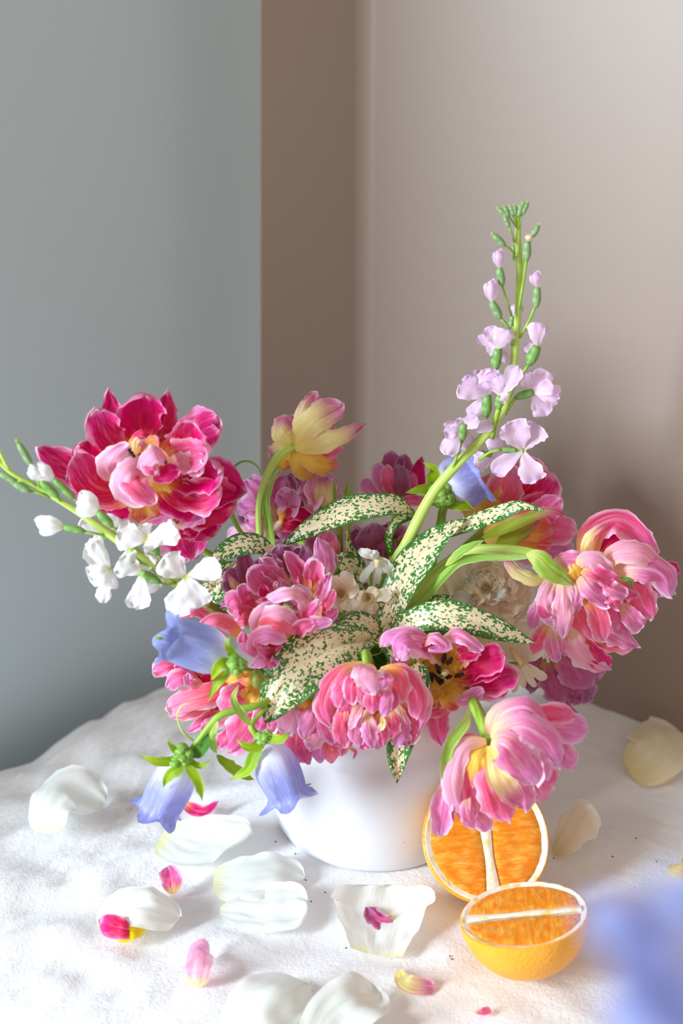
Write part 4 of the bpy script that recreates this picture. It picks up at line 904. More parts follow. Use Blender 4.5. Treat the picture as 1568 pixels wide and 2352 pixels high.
# ------------------------------------------------------------------ open tulip with dark stamens
f = Flower('tulip', 'open tulip showing golden throat and dark stamens, right of centre', 'tulip', C7, -6.0, (480, 500, 2.2), G_T)
f.p([(470, 460, 2.0), (420, 380, 1.2), (330, 280, 0.8)], 210, GOL, wrap=0.7)
f.p([(480, 450, 2.0), (490, 350, 1.2), (500, 250, 0.7)], 230, GOL, wrap=0.7)
f.p([(490, 450, 2.0), (560, 370, 1.2), (620, 300, 0.8)], 200, GOL, wrap=0.7)
f.p([(500, 480, 2.0), (620, 450, 1.2), (760, 420, 0.9)], 220, GOL, wrap=0.7)
f.p([(490, 520, 2.0), (560, 580, 1.2), (600, 680, 0.8)], 220, GOL, wrap=0.7)
f.p([(470, 520, 2.0), (440, 600, 1.2), (430, 700, 0.8)], 210, GOL, wrap=0.7)
f.p([(450, 490, 2.0), (380, 500, 1.2), (320, 520, 0.8)], 200, GOL, wrap=0.7)
f.p([(460, 380, 1.4), (300, 270, -0.2), (200, 270, -0.6), (190, 380, -0.7)], 190, LIL, wrap=-0.6, n=(-0.2, 0.5, 1), ruf=0.2, prof='shell')
f.p([(440, 340, 1.2), (330, 230, 0.2), (130, 230, 0.0), (75, 300, 0.1)], 150, LIL, wrap=-0.6, n=(0, 0.5, 1), ruf=0.16)
f.p([(320, 290, 0.2), (240, 330, -0.7), (200, 390, -0.8)], 100, PAL, wrap=-0.7, ruf=0.16)
f.p([(330, 280, 0.6), (420, 230, -0.2), (500, 300, -0.5), (380, 320, -0.6)], 110, LIL, wrap=-0.6, n=(0, 0.6, 1), ruf=0.3, prof='shell')
f.p([(460, 260, 0.8), (560, 220, 0.2), (640, 260, -0.3), (735, 325, -0.3)], 130, LIL, wrap=-0.7, n=(0, 0.6, 1), ruf=0.28, prof='shell')
f.p([(480, 330, 1.0), (380, 290, 0.2), (330, 340, -0.1)], 120, MAG, wrap=0.6, ruf=0.2)
f.p([(540, 360, 1.0), (620, 340, 0.4), (720, 350, 0.0)], 130, MAG, wrap=0.6, ruf=0.2)
f.p([(540, 480, 1.6), (700, 400, 0.6), (880, 350, 0.2)], 230, CRI, wrap=0.7, ruf=0.05, prof='round')
f.p([(540, 500, 1.5), (700, 460, 0.5), (870, 430, 0.1)], 170, CRI, wrap=0.7, ruf=0.05)
f.p([(540, 540, 1.6), (760, 520, 0.7), (965, 470, 0.5)], 240, MAG, wrap=0.7, ruf=0.08)
f.p([(560, 560, 1.4), (720, 580, 0.7), (900, 580, 0.5)], 170, PNK, wrap=0.6, ruf=0.12)
f.p([(560, 600, 1.0), (610, 650, 0.0), (740, 580, -0.2)], 110, LIL, wrap=-0.7, ruf=0.2)
f.p([(480, 560, 1.6), (530, 620, 0.8), (560, 710, 0.6)], 190, GOL, wrap=0.8, ruf=0.1)
f.p([(420, 560, 1.6), (380, 630, 1.0), (390, 720, 0.8)], 180, GOL, wrap=0.7)
f.p([(440, 640, 1.2), (450, 780, 1.0), (465, 950, 0.8)], 190, PNK, wrap=-0.6, ruf=0.08, prof='point')
f.p([(480, 680, 1.2), (460, 720, 0.8), (360, 740, 0.8)], 90, PNK, wrap=-0.5)
f.p([(380, 480, 1.4), (240, 440, 0.6), (140, 380, 0.4)], 170, LIL, wrap=0.6, ruf=0.12)
f.p([(380, 510, 1.4), (260, 490, 0.7), (140, 460, 0.6)], 130, CRI, wrap=0.6, ruf=0.1)
f.p([(330, 460, 1.2), (270, 400, 0.6), (255, 370, 0.5)], 60, 'sepal_green', wrap=0.4, prof='leaf')
f.p([(370, 560, 1.2), (330, 560, 0.9), (300, 540, 0.8)], 60, CRI, wrap=0.4)
pst = f.tube([(480, 500, 2.2), (485, 480, 1.2), (490, 468, 0.6)], [22, 20, 26], 'pistil_cream', 'pistil', sides=8, rows=6)
for a in ((478, 400, 485, 345), (505, 410, 530, 375), (450, 470, 430, 420), (420, 490, 370, 482), (400, 520, 385, 515), (450, 530, 430, 500), (470, 520, 455, 545), (500, 500, 525, 495), (560, 495, 605, 480), (480, 400, 475, 360)):
    f.tube([(a[0], a[1], 1.0), ((a[0] + a[2]) / 2 + 3, (a[1] + a[3]) / 2, 0.5), (a[2], a[3], 0.3)], [10, 17, 11], 'stamen_dark', 'stamen', sides=7, rows=7, knob=0.8)
f.into_vase((480, 510, 2.3), seed=14)

# ------------------------------------------------------------------ drooping tulip over the orange
f = Flower('tulip', 'lilac-pink tulip drooping over the upright orange half', 'tulip', C7, -11.0, (790, 910, 0.8), G_T)
f.p([(950, 800, 1.6), (1180, 740, 1.6), (1340, 760, 1.6)], 160, PNK, wrap=-0.5, ruf=0.1)
f.p([(980, 850, 1.6), (1230, 830, 1.4), (1422, 860, 1.5)], 230, LIL, wrap=-0.6, ruf=0.1, prof='round')
f.p([(1050, 950, 1.4), (1230, 980, 1.2), (1330, 1100, 1.2)], 190, LIL, wrap=-0.6, ruf=0.12)
f.p([(1050, 980, 1.3), (1180, 1000, 1.1), (1260, 1060, 1.1)], 130, CRI, wrap=0.5)
f.p([(800, 910, 0.6), (870, 740, 0.4), (1050, 720, -0.2), (1250, 985, 0.2)], 220, LIL, wrap=-0.9, n=(0.1, 0.5, 1), ruf=0.04, prof='shell')
f.p([(800, 910, 0.8), (840, 800, 0.9), (960, 740, 0.9)], 180, COR, wrap=0.6)
f.p([(800, 920, 0.2), (980, 830, -0.8), (1150, 920, -0.8), (1235, 1080, -0.2)], 230, LIL, wrap=-0.8, ruf=0.05, prof='shell')
f.p([(790, 930, 0.0), (900, 950, -1.4), (1080, 1200, -1.0)], 330, LIL, wrap=-0.8, ruf=0.03, prof='round')
f.p([(790, 930, 0.1), (1000, 1000, -1.0), (1160, 1180, -0.6)], 260, LIL, wrap=-0.7, ruf=0.08)
f.p([(770, 950, 0.2), (700, 1050, -0.6), (680, 1220, -0.4)], 200, GOL, wrap=-0.7, ruf=0.03)
f.p([(785, 950, 0.1), (790, 1200, -1.0), (900, 1445, -0.6)], 260, PNK, wrap=-0.8, ruf=0.05, prof='round')
f.p([(785, 950, -0.1), (830, 1150, -1.3), (980, 1330, -0.9)], 170, CRE, wrap=0.7, ruf=0.04)
f.p([(900, 1100, 0.3), (980, 1230, -0.5), (1010, 1375, -0.2)], 210, LIL, wrap=-0.7, ruf=0.08)
f.p([(960, 1150, 0.6), (1090, 1220, 0.2), (1130, 1310, 0.4)], 220, LIL, wrap=-0.7, ruf=0.15)
f.p([(1000, 1080, 0.8), (1130, 1110, 0.5), (1190, 1200, 0.6)], 190, PNK, wrap=-0.6, ruf=0.1)
f.p([(760, 920, 0.2), (610, 960, -0.3), (540, 1180, -0.7), (580, 1390, -0.4)], 170, PAL, wrap=-0.8, ruf=0.04)
f.p([(740, 960, 0.3), (620, 1130, -0.4), (640, 1470, -0.1)], 210, PNK, wrap=-0.7, ruf=0.06)
f.p([(640, 1240, 0.0), (620, 1380, -0.7), (680, 1490, -0.4)], 120, LIL, wrap=-0.7, ruf=0.06)
f.p([(690, 1200, 0.4), (700, 1380, 0.1), (790, 1500, 0.2)], 160, LIL, wrap=-0.6, ruf=0.12)
f.p([(690, 1180, 0.7), (700, 1300, 0.6), (720, 1410, 0.6)], 120, CRI, wrap=0.5)
f.p([(740, 910, 0.6), (560, 930, 0.2), (500, 1130, 0.2)], 140, MAU, wrap=0.7, ruf=0.05)
f.p([(570, 1100, 0.4), (470, 1300, -0.2), (460, 1535, 0.0)], 160, LIL, wrap=0.8, ruf=0.06, prof='tulip')
f.p([(560, 1150, 0.5), (500, 1350, 0.2), (530, 1460, 0.2)], 130, PNK, wrap=-0.6)
f.p([(600, 1000, 0.8), (540, 1080, 0.6), (520, 1180, 0.5)], 120, PNK, wrap=0.5)
f.fan((850, 1080), 260, 240, 9, [PNK, LIL, MAU], d=1.6, depth=-0.8, seed=51, w=0.8)
f.tube([(795, 925, 0.6), (738, 800, 2.0), (668, 650, 5.0), (620, 560, 7.6)], [48, 40, 38, 36], 'stem_green', extra=[(0.03, -0.02, 0.115)], rows=20, sides=12)
f.p([(650, 690, 1.4), (620, 800, 0.4), (520, 930, -0.2), (480, 1080, -0.4), (488, 1245, -0.2)], 85, 'leaf_light', wrap=0.8, prof='leaf', name='leaf', ruf=0.06, n=(0.4, 0, 1))

# ------------------------------------------------------------------ variegated leaf sprigs
def leaf(f, pts, w, n=(0, 0, 1), wrap=0.35, **kw):
    return f.p(pts, w, 'leaf_variegated', wrap=wrap, ruf=kw.pop('ruf', 0.05), prof=kw.pop('prof', 'leaf'), name='leaf', n=n, crease=kw.pop('crease', 0.16), nu=14, nv=22, jag=0.02, crumple=0.03, fold=0.03, vein=0.0, sway=0.0, frill=0.0, pleat=0.02, **kw)
f = Flower('variegated_sprig', 'central sprig of cream leaves with green speckles above front tulip', 'foliage', PX, -3.0, (880, 1462, 0.6))
leaf(f, [(878, 1464, 0), (800, 1472, -2.2), (718, 1508, -3.6), (652, 1575, -4.6), (613, 1662, -5.2)], 142, n=(-0.1, 0.25, 1), wrap=-0.2, crease=0.30, prof='blade')
leaf(f, [(884, 1462, 0), (960, 1420, -1.0), (1040, 1412, -1.4), (1130, 1440, -1.4), (1232, 1478, -1.2)], 74, n=(0, 0.2, 1), wrap=-0.5)
leaf(f, [(882, 1460, 0), (897, 1400, 0.4), (935, 1320, 1.2), (1000, 1240, 2.4), (1070, 1190, 3.2)], 92, n=(-0.4, 0.3, 1), wrap=0.4, prof='leaf')
leaf(f, [(1005, 1240, 2.6), (1060, 1208, 3.0), (1140, 1178, 3.2), (1195, 1160, 3.0), (1248, 1172, 2.8)], 46, n=(0.2, 0.7, 1), wrap=-0.4)
leaf(f, [(872, 1456, 0.2), (835, 1428, 0.0), (800, 1430, -0.2), (768, 1448, -0.4)], 46, n=(0, 0.3, 1))
leaf(f, [(885, 1470, 0), (945, 1550, -3.0), (932, 1640, -3.9), (914, 1730, -4.6), (911, 1800, -4.8)], 88, n=(0.2, 0.1, 1), wrap=0.3)
leaf(f, [(890, 1470, 0.2), (905, 1500, -0.4), (892, 1540, -1.0)], 46, n=(0.4, 0, 1))
leaf(f, [(940, 1400, 1.0), (990, 1385, 1.4), (1040, 1370, 1.6)], 36, n=(0, 0.6, 1))
f.tube([(880, 1455, 0.1), (876, 1475, 0.2), (868, 1500, 0.4)], [8], 'stem_olive', extra=[(0.0, -0.01, 0.10)], sides=7, rows=8)
f.tube([(850, 1470, -0.8), (875, 1482, -1.2), (872, 1500, -1.0), (850, 1506, -0.8)], [1.5], 'leaf_light' if False else 'stem_pale', 'tendril', sides=5, rows=14)
f = Flower('variegated_sprig', 'green-speckled leaf arching left beneath the arching stem, topmost foliage', 'foliage', PX, 1.0, (948, 1174, 0.4))
leaf(f, [(946, 1175, 0.2), (890, 1158, -0.6), (800, 1168, -1.2), (720, 1205, -1.4), (650, 1252, -1.2)], 66, n=(0, 0.35, 1), wrap=-0.5)
leaf(f, [(946, 1172, 1.0), (900, 1150, 1.2), (855, 1140, 1.4)], 34, n=(0, 0.5, 1))
leaf(f, [(945, 1180, 0.4), (905, 1200, -0.4), (892, 1235, -0.8), (898, 1272, -0.8)], 22, n=(0.6, 0, 1), wrap=0.3)
f.tube([(945, 1172, 0.3), (955, 1200, 0.6), (950, 1260, 0.6)], [6], 'stem_olive', extra=[(0.012, 0.01, 0.10)], sides=7, rows=8)
f = Flower('variegated_sprig', 'dark shaded speckled leaves folded deep between the centre stems', 'foliage', PX, 1.5, (800, 1340, 0))
leaf(f, [(840, 1330, 0), (800, 1295, -0.3), (760, 1280, -0.3)], 60, n=(0, 0.4, 1))
leaf(f, [(835, 1350, 0), (800, 1330, -0.6), (760, 1322, -0.6)], 44, n=(0, 0.5, 1))
leaf(f, [(830, 1300, 0.4), (800, 1260, 0.2), (795, 1215, 0.2)], 36, n=(0.5, 0, 1), twist=0.8)
f.tube([(782, 1290, 0.6), (781, 1250, 0.6), (780, 1212, 0.8)], [7], 'stem_olive', sides=7, rows=6)
f.into_vase((838, 1340, 0.2), 0.0016, 'stem_olive', seed=15)
f = Flower('variegated_sprig', 'green and cream speckled leaves at left behind the white stock flower', 'foliage', PX, -1.0, (560, 1300, 0.6))
leaf(f, [(632, 1262, 0), (575, 1246, -0.6), (520, 1262, -1.0), (478, 1300, -1.2)], 58, n=(0, 0.35, 1), wrap=-0.4)
leaf(f, [(545, 1290, 0.2), (505, 1330, -0.6), (460, 1390, -1.0), (416, 1398, -1.0)], 64, n=(0.2, 0.2, 1), wrap=0.3)
leaf(f, [(570, 1340, 0.2), (530, 1390, -0.4), (470, 1422, -0.6)], 44, n=(0, 0.3, 1), wrap=0.3)
leaf(f, [(540, 1420, 0.2), (505, 1425, -0.2), (465, 1402, -0.4)], 34, n=(0, 0.5, 1))
f.into_vase((600, 1300, 0.4), 0.0016, 'stem_olive', seed=16)

# ------------------------------------------------------------------ stock stems
def stock_bloom(f, ped, cal, cw, petals, mat, centre=None, pr=9):
    """green calyx with its pedicel, the petals are its sub-parts"""
    body = f.tube(ped + [cal[0]], [pr, pr * 0.8, pr], 'stem_green', 'pedicel', sides=6, rows=8) if ped else None
    c = f.tube([cal[0], ((cal[0][0] + cal[1][0]) / 2, (cal[0][1] + cal[1][1]) / 2, (cal[0][2] if len(cal[0]) > 2 else 0)), cal[1]], [cw * 0.26, cw * 0.5, cw * 0.48, cw * 0.36], 'calyx_green', 'flower_head', sides=10, rows=8)
    base = centre or cal[1]
    bd = base[2] if len(base) > 2 else 0.0
    for q in petals:
        x, y, w = q[0], q[1], q[2]; d = q[3] if len(q) > 3 else -0.3; wr = q[4] if len(q) > 4 else -0.35
        mx, my = base[0] + (x - base[0]) * 0.45, base[1] + (y - base[1]) * 0.45
        f.p([(base[0], base[1], bd), (mx, my, bd + d * 0.9), (x, y, bd + d)], w, mat, wrap=wr, ruf=0.12, prof='stock', parent=c, crumple=0.05, nu=8, nv=12)
def stock_bud(f, ped, cal, cw, tip=None, tw=0, mat='petal_stock_lilac', d=-0.1, pr=8, cmat='bud_green'):
    if ped: f.tube(ped, [pr], 'stem_green', 'pedicel', sides=6, rows=8)
    a, b = cal; m = ((a[0] + b[0]) / 2, (a[1] + b[1]) / 2, d)
    c = f.tube([(a[0], a[1], d), m, (b[0], b[1], d)], [cw * 0.20, cw * 0.38, cw * 0.43, cw * 0.42, cw * 0.38, cw * 0.26], cmat, 'bud', sides=10, rows=10)
    if tip:
        vx, vy = tip[0] - b[0], tip[1] - b[1]; L = math.hypot(vx, vy); nx, ny = -vy / L, vx / L
        for k, (s, dd) in enumerate(((-0.28, -0.25), (0.28, -0.2), (0.0, 0.15), (0.05, -0.38))):
            f.p([(b[0], b[1], d), (b[0] + vx * 0.5 + nx * tw * s, b[1] + vy * 0.5 + ny * tw * s, d + dd), (tip[0] + nx * tw * s * 1.15 - vx * abs(s - 0.28) * 0.3, tip[1] + ny * tw * s * 1.15 - vy * abs(s - 0.28) * 0.3, d + dd * 0.5)],
                tw * 0.62, mat, wrap=-0.8, ruf=0.06, prof='tulip', parent=c, nu=6, nv=10, crumple=0.03)
    else:
        vx, vy = b[0] - a[0], b[1] - a[1]
        f.p([(b[0] - vx * 0.1, b[1] - vy * 0.1, d), (b[0] + vx * 0.1, b[1] + vy * 0.1, d - 0.05), (b[0] + vx * 0.24, b[1] + vy * 0.24, d)], cw * 0.5, 'leaf_light', wrap=-1.0, parent=c, name='bud_tip', nu=4, nv=5)

f = Flower('lilac_stock', 'tall lilac stock stem rising highest against the brown wall', 'flower stem', C3, 1.0, (300, 2360, 0))
f.tube([(975, 190, 0.8), (972, 330, 0.8), (978, 500, 0.7), (980, 700, 0.7), (968, 1000, 0.6), (945, 1250, 0.5), (920, 1450, 0.4), (850, 1700, 0.2), (700, 1900, 0), (480, 2130, -0.2), (300, 2350, -0.4), (120, 2700, -0.8)],
       [22, 26, 28, 29, 31, 34, 38, 40, 44, 48, 46, 44, 42, 42, 40], 'stem_pale', rows=60, sides=14, extra=[at(900, 1330, -0.2), (0.012, 0.0, 0.09)])
for a, b, w in (((905, 195), (825, 135), 52), ((900, 190), (870, 120), 50), ((935, 185), (915, 115), 50), ((950, 180), (945, 110), 48), ((975, 190), (1000, 100), 56), ((1000, 180), (1045, 90), 50), ((985, 170), (1015, 88), 44)):
    stock_bud(f, [(975, 300, 0.7), (a[0], a[1], 0.5)], (a, b), w, d=0.4, pr=6)
stock_bud(f, [(945, 390, 0.6), (905, 275, 0.4)], ((905, 275), (870, 195)), 50, d=0.4)
stock_bud(f, [(950, 510, 0.5), (920, 450, 0.3), (870, 415, 0.1)], ((872, 418), (785, 335)), 62, d=0.1)
stock_bud(f, [(940, 530, 0.5), (935, 480, 0.9)], ((940, 500), (935, 420)), 40, d=0.9)
stock_bud(f, [(1000, 600, 0.6), (1075, 350, 0.3)], ((1078, 352), (1130, 262)), 58, d=0.3)
stock_bud(f, [(980, 900, 0.2), (1010, 720, 0.0), (1036, 530, -0.1)], ((1040, 530), (1045, 385)), 76, (1062, 325), 46, 'petal_ivory', d=-0.1, pr=11)
stock_bud(f, [(925, 960, 0.3), (890, 850, 0.1), (850, 725, 0.0)], ((850, 725), (828, 590)), 78, (812, 440), 84, d=0.0)
stock_bud(f, [(930, 1190, 0.2), (905, 1060, 0.0), (840, 980, -0.2)], ((838, 978), (768, 850)), 80, (755, 672), 100, d=-0.2, pr=11)
stock_bud(f, [(985, 1130, 0.2), (1050, 1010, 0.2), (1105, 890, 0.1)], ((1112, 893), (1122, 740)), 78, (1095, 612), 86, d=0.1, pr=11)
stock_bud(f, [(960, 1100, 0.8), (930, 1040, 1.2)], ((915, 1050), (930, 960)), 50, (985, 870), 90, d=1.3)
ML = 'petal_stock_lilac'
stock_bloom(f, [(920, 1500, 0.3), (830, 1420, 0.1)], ((795, 1370, 0), (818, 1215, 0)), 84, [(735, 1045, 120, 0.1, 0.4), (880, 1062, 170, -0.3, -0.4), (655, 1120, 90, 0.3, 0.6), (890, 1310, 90, 0.7), (730, 1230, 90, 0.3)], ML)
stock_bloom(f, [(890, 1630, 0.2), (960, 1470, 0.2)], ((1055, 1335, 0.1), (1120, 1195, 0.1)), 92, [(1110, 1010, 150, -0.4, -0.6), (1185, 1030, 100, -0.1, -0.6), (1015, 1200, 80, 0.4), (1150, 1060, 110, 0.4)], ML, pr=12)
stock_bloom(f, [(840, 1760, 0.3), (740, 1780, 0.1)], ((728, 1735, 0), (735, 1575, 0)), 84, [(515, 1500, 210, -0.2), (600, 1405, 170, 0.1), (760, 1370, 170, -0.3), (590, 1745, 120, 0.3), (700, 1470, 150, -0.5, 0.4)], ML)
stock_bloom(f, [(770, 1900, 0.0), (800, 1760, -0.4)], ((825, 1675, -0.5), (832, 1575, -0.5)), 74, [(970, 1345, 150, -0.3, 0.5), (880, 1610, 90, -0.4, 0.5), (760, 1385, 140, 0.2), (820, 1420, 120, -0.2)], ML, pr=22)
stock_bloom(f, [(870, 1720, 0.2), (920, 1640, 0.2)], ((950, 1592, 0.1), (1090, 1545, 0.0)), 70, [(1020, 1405, 130, 0.2), (1190, 1385, 160, -0.2), (1290, 1590, 170, -0.3, 0.4), (1190, 1730, 170, 0.1), (1240, 1490, 130, -0.5, 0.6)], ML, pr=14)
stock_bloom(f, [(455, 2170, -0.3), (500, 2040, -0.5)], ((535, 1930, -0.6), (555, 1790, -0.7)), 74, [(400, 1850, 150, -0.2, 0.4), (410, 2030, 150, -0.5), (500, 1760, 130, -0.3), (660, 1740, 130, -0.4, 0.5), (785, 1805, 110, 0.2, 0.5), (600, 1990, 150, 0.4)], ML, pr=14, centre=(535, 1830, -0.5))
stock_bloom(f, [(670, 2070, -0.2), (760, 2010, -0.5), (850, 1992, -0.6)], ((850, 1992, -0.6), (960, 1995, -0.7)), 46, [(900, 1775, 250, -0.3, 0.3), (1130, 1800, 210, 0.1, 0.3), (1110, 2240, 210, -0.3, 0.4), (785, 2170, 150, -0.2, 0.5)], ML, centre=(1010, 2000, -0.7), pr=14)
stock_bloom(f, [(700, 2000, 0.6)], ((720, 2020, 0.8), (770, 2030, 0.8)), 50, [(640, 2110, 160, 0.1), (870, 2010, 170, 0.2), (800, 1900, 140, 0.3), (820, 2090, 130, 0.2)], ML)
f.tube([(1010, 1985, -0.9), (1012, 2005, -1.0), (1014, 2015, -1.0)], [8, 10, 6], 'sepal_green' if False else 'stem_olive', 'pistil', sides=6, rows=3)

f = Flower('white_stock', 'white stock stem with buds reaching out to the left edge', 'flower stem', C1, -5.0, (1100, 1270, 0))
f.tube([(-60, 490, -0.6), (0, 530, -0.5), (100, 612, -0.4), (300, 720, -0.2), (480, 832, 0), (640, 945, 0), (800, 1060, 0.2), (950, 1170, 0.6), (1100, 1280, 1.2), (1240, 1380, 1.8)], [14, 16, 19, 22, 25, 29, 34, 36, 36, 34], 'stem_pale', rows=44, sides=12)
f.tube([(1225, 1370, 1.8), (1300, 1415, 2.4), (1370, 1460, 3.0)], [30], 'stem_olive', extra=[(-0.03, -0.01, 0.12), (-0.01, 0.0, 0.09)], rows=14)
MW = 'petal_stock_white'
f.tube([(60, 580, -0.4), (20, 510, -0.6), (-10, 450, -0.6)], [12], 'stem_pale', 'shoot', sides=7, rows=6)
stock_bud(f, [(240, 690, -0.3), (215, 600, -0.4), (190, 545, -0.4)], ((190, 548), (112, 415)), 54, d=-0.5)
stock_bud(f, [(230, 680, -0.3), (170, 640, -0.5), (100, 642, -0.5)], ((100, 645), (0, 595)), 52, d=-0.5)
stock_bud(f, [(300, 738, -0.3), (240, 715, -0.5), (180, 702, -0.5)], ((182, 704), (85, 655)), 56, d=-0.6)
stock_bud(f, [(360, 760, -0.3)] + [(340, 735, -0.4)], ((350, 735), (245, 640)), 62, (165, 552), 62, MW, d=-0.6, cmat='calyx_green')
stock_bud(f, [(520, 850, -0.2), (470, 775, -0.3), (440, 738, -0.4)], ((442, 742), (325, 632)), 60, (208, 552), 84, MW, d=-0.4, cmat='calyx_green')
stock_bud(f, [(740, 1010, 0), (700, 940, -0.3), (672, 912, -0.4)], ((675, 915), (590, 825)), 68, (455, 745), 140, MW, d=-0.5, cmat='calyx_green')
stock_bud(f, [(620, 965, -0.2), (560, 952, -0.5), (505, 940, -0.6)], ((508, 942), (385, 915)), 58, (205, 905), 108, MW, d=-0.6, cmat='calyx_green')
stock_bloom(f, [(990, 1150, 0.4), (960, 1100, -0.2)], ((945, 1080, -0.3), (905, 1020, -0.5)), 64, [(700, 945, 190, -0.2), (1065, 930, 160, -0.2), (920, 1050, 120, -0.5, 0.5), (840, 910, 120, 0.2)], MW, centre=(885, 990, -0.5))
stock_bloom(f, [(1060, 1260, 0.6), (1100, 1240, -0.2)], ((1105, 1230, -0.3), (1112, 1218, -0.6)), 34, [(985, 1095, 190, -0.2, 0.2), (1325, 1150, 150, 0.1, -0.5), (1215, 1395, 190, -0.3, 0.3), (1045, 1440, 160, -0.2, 0.2)], MW, centre=(1113, 1212, -0.7))
stock_bloom(f, [(1050, 1250, 0.6), (1000, 1262, 0.2)], ((960, 1248, -0.1), (850, 1190, -0.3)), 58, [(725, 1100, 190, -0.1), (815, 1405, 150, -0.2, 0.3), (960, 1285, 150, 0.5), (880, 1080, 140, 0.5)], MW, centre=(848, 1195, -0.3))
stock_bloom(f, [(880, 1140, 0.2), (830, 1128, 0.0)], ((795, 1128, -0.2), (680, 1180, -0.4)), 56, [(510, 1045, 110, 0.2, 0.6), (560, 1010, 120, 0.0, -0.5), (535, 1215, 150, -0.4, 0.4), (610, 1370, 100, -0.3, -0.5), (690, 1290, 60, 0.2)], MW, centre=(660, 1170, -0.5))
stock_bloom(f, [(680, 990, 0.6)], ((660, 980, 0.8), (610, 960, 0.8)), 40, [(480, 880, 120, 0.2), (560, 960, 110, 0.1), (700, 850, 100, 0.4), (540, 1080, 110, 0.1)], MW)

# ------------------------------------------------------------------ bellflowers
def bell_mesh(a, b, r0, lobes=5, flare=1.0, seed=0, bend=None, up=Vector((0, 0, 1))):
    """a: calyx end, b: mouth; r0: largest radius"""
    ax = (b - a); L = ax.length; ax.normalize(); A = ax.orthogonal().normalized()
    A = (up - ax * up.dot(ax)).normalized(); B = ax.cross(A); r = random.Random(seed); ph = r.uniform(0, 6)
    seg, rows = 60, 30; V, F, uv = [], [], []
    for j in range(rows + 1):
        v = j / rows
        prof = 0.30 + 0.62 * (1 - math.exp(-v * 9)) + 0.10 * math.sin(min(1, v * 1.15) * math.pi) - 0.10 * v
        fl = max(0, (v - 0.74) / 0.26)
        for k in range(seg):
            t = 6.28318 * k / seg; lob = 0.5 + 0.5 * math.cos(lobes * t + ph)
            rr = r0 * (prof * (1 + 0.075 * math.cos(lobes * t + ph + math.pi) * min(1, v * 3)) + flare * fl ** 1.6 * (0.10 + 0.62 * lob))
            ll = L * (v - (0.16 * (1 - lob) * fl) - flare * 0.10 * fl ** 3 * lob)
            w = 0.03 * noise.noise(Vector((math.cos(t) * 2, math.sin(t) * 2, v * 3 + seed)))
            rr *= 1 + w + 0.10 * fl * noise.noise(Vector((math.cos(t) * 5, math.sin(t) * 5, v * 4 + seed)))
            V.append(a + ax * ll + A * math.cos(t) * rr + B * math.sin(t) * rr); uv.append((k / seg, v * (0.9 + 0.1 * lob)))
    for j in range(rows):
        for k in range(seg): F.append((j * seg + k, j * seg + (k + 1) % seg, (j + 1) * seg + (k + 1) % seg, (j + 1) * seg + k))
    F.append(tuple(range(seg))[::-1])
    return grid_mesh('bell', V, F, uv)
def bell(f, a, b, r, sepals, knob, seed=0, flare=1.0, kr=None, up=Vector((0, 0, 1))):
    P, Q = f.w(a), f.w(b); k = f.c[2] * mpp(P)
    me = bell_mesh(P, Q, r * k, flare=flare, seed=seed, up=up); to_local(me, f.o); c = link('corolla', me, 'bell_blue', f.o)
    kr = kr or r * 0.5
    # knobbly green calyx
    rk = random.Random(seed + 5)
    for i in range(11):
        t = i * 0.63 + rk.uniform(-0.2, 0.2); rr = kr * k * rk.uniform(0.28, 0.52)
        q = f.w(knob) + camvec((math.cos(t), math.sin(t), 0)) * kr * k * (rk.uniform(0.2, 0.62) if i else 0) - FWD * (rk.uniform(0, 0.0012) if i else 0.002)
        m = tube_mesh([q - camvec((0, 1, 0)) * rr, q, q + camvec((0, 1, 0)) * rr], [rr * 0.35, rr * 0.95, rr * 1.05, rr * 0.9, rr * 0.3], sides=11, rows=10, knob=0.55); to_local(m, f.o)
        link('calyx_lobe', m, 'knob_green', c)
    for sp in sepals:
        q0 = sp[0][0]; q0 = (q0[0] + (knob[0] - q0[0]) * 0.6, q0[1] + (knob[1] - q0[1]) * 0.6, q0[2] + 0.2)
        f.p([q0] + list(sp[0]), sp[1] * 0.85, 'sepal_green', wrap=0.5, ruf=0.10, prof='sepal', name='sepal', parent=c, nu=6, nv=10)
    return c
f = Flower('bellflower_sprig', 'pale blue bellflower pointing left below the white stock', 'bellflower', CC, -8.5, (1300, 820, 1.5))
bell(f, (890, 640, 0.3), (120, 385, -0.6), 275, [([(930, 560, -1.3), (890, 500, -1.5), (925, 370, -1.3)], 120), ([(900, 700, -1.4), (800, 740, -1.7), (705, 905, -1.4)], 170), ([(860, 850, -1.2), (760, 960, -1.4), (675, 1140, -1.2)], 110)], (970, 700, -1.2), seed=3, flare=0.6, kr=140)
f.p([(170, 420, -0.6), (120, 420, -0.7), (80, 390, -0.6)], 40, 'sepal_green', prof='leaf', name='sepal')
f.tube([(980, 740, -0.4), (1100, 770, 0.2), (1250, 800, 0.8), (1330, 860, 1.2)], [24], 'stem_olive', extra=[(-0.03, -0.03, 0.12)], rows=14)
f.tube([(1220, 790, 0.2), (1230, 850, -0.3), (1220, 900, -0.5), (1230, 990, -0.5)], [20, 70, 90, 60, 12], 'stem_olive', 'bud', rows=10, knob=0.2)

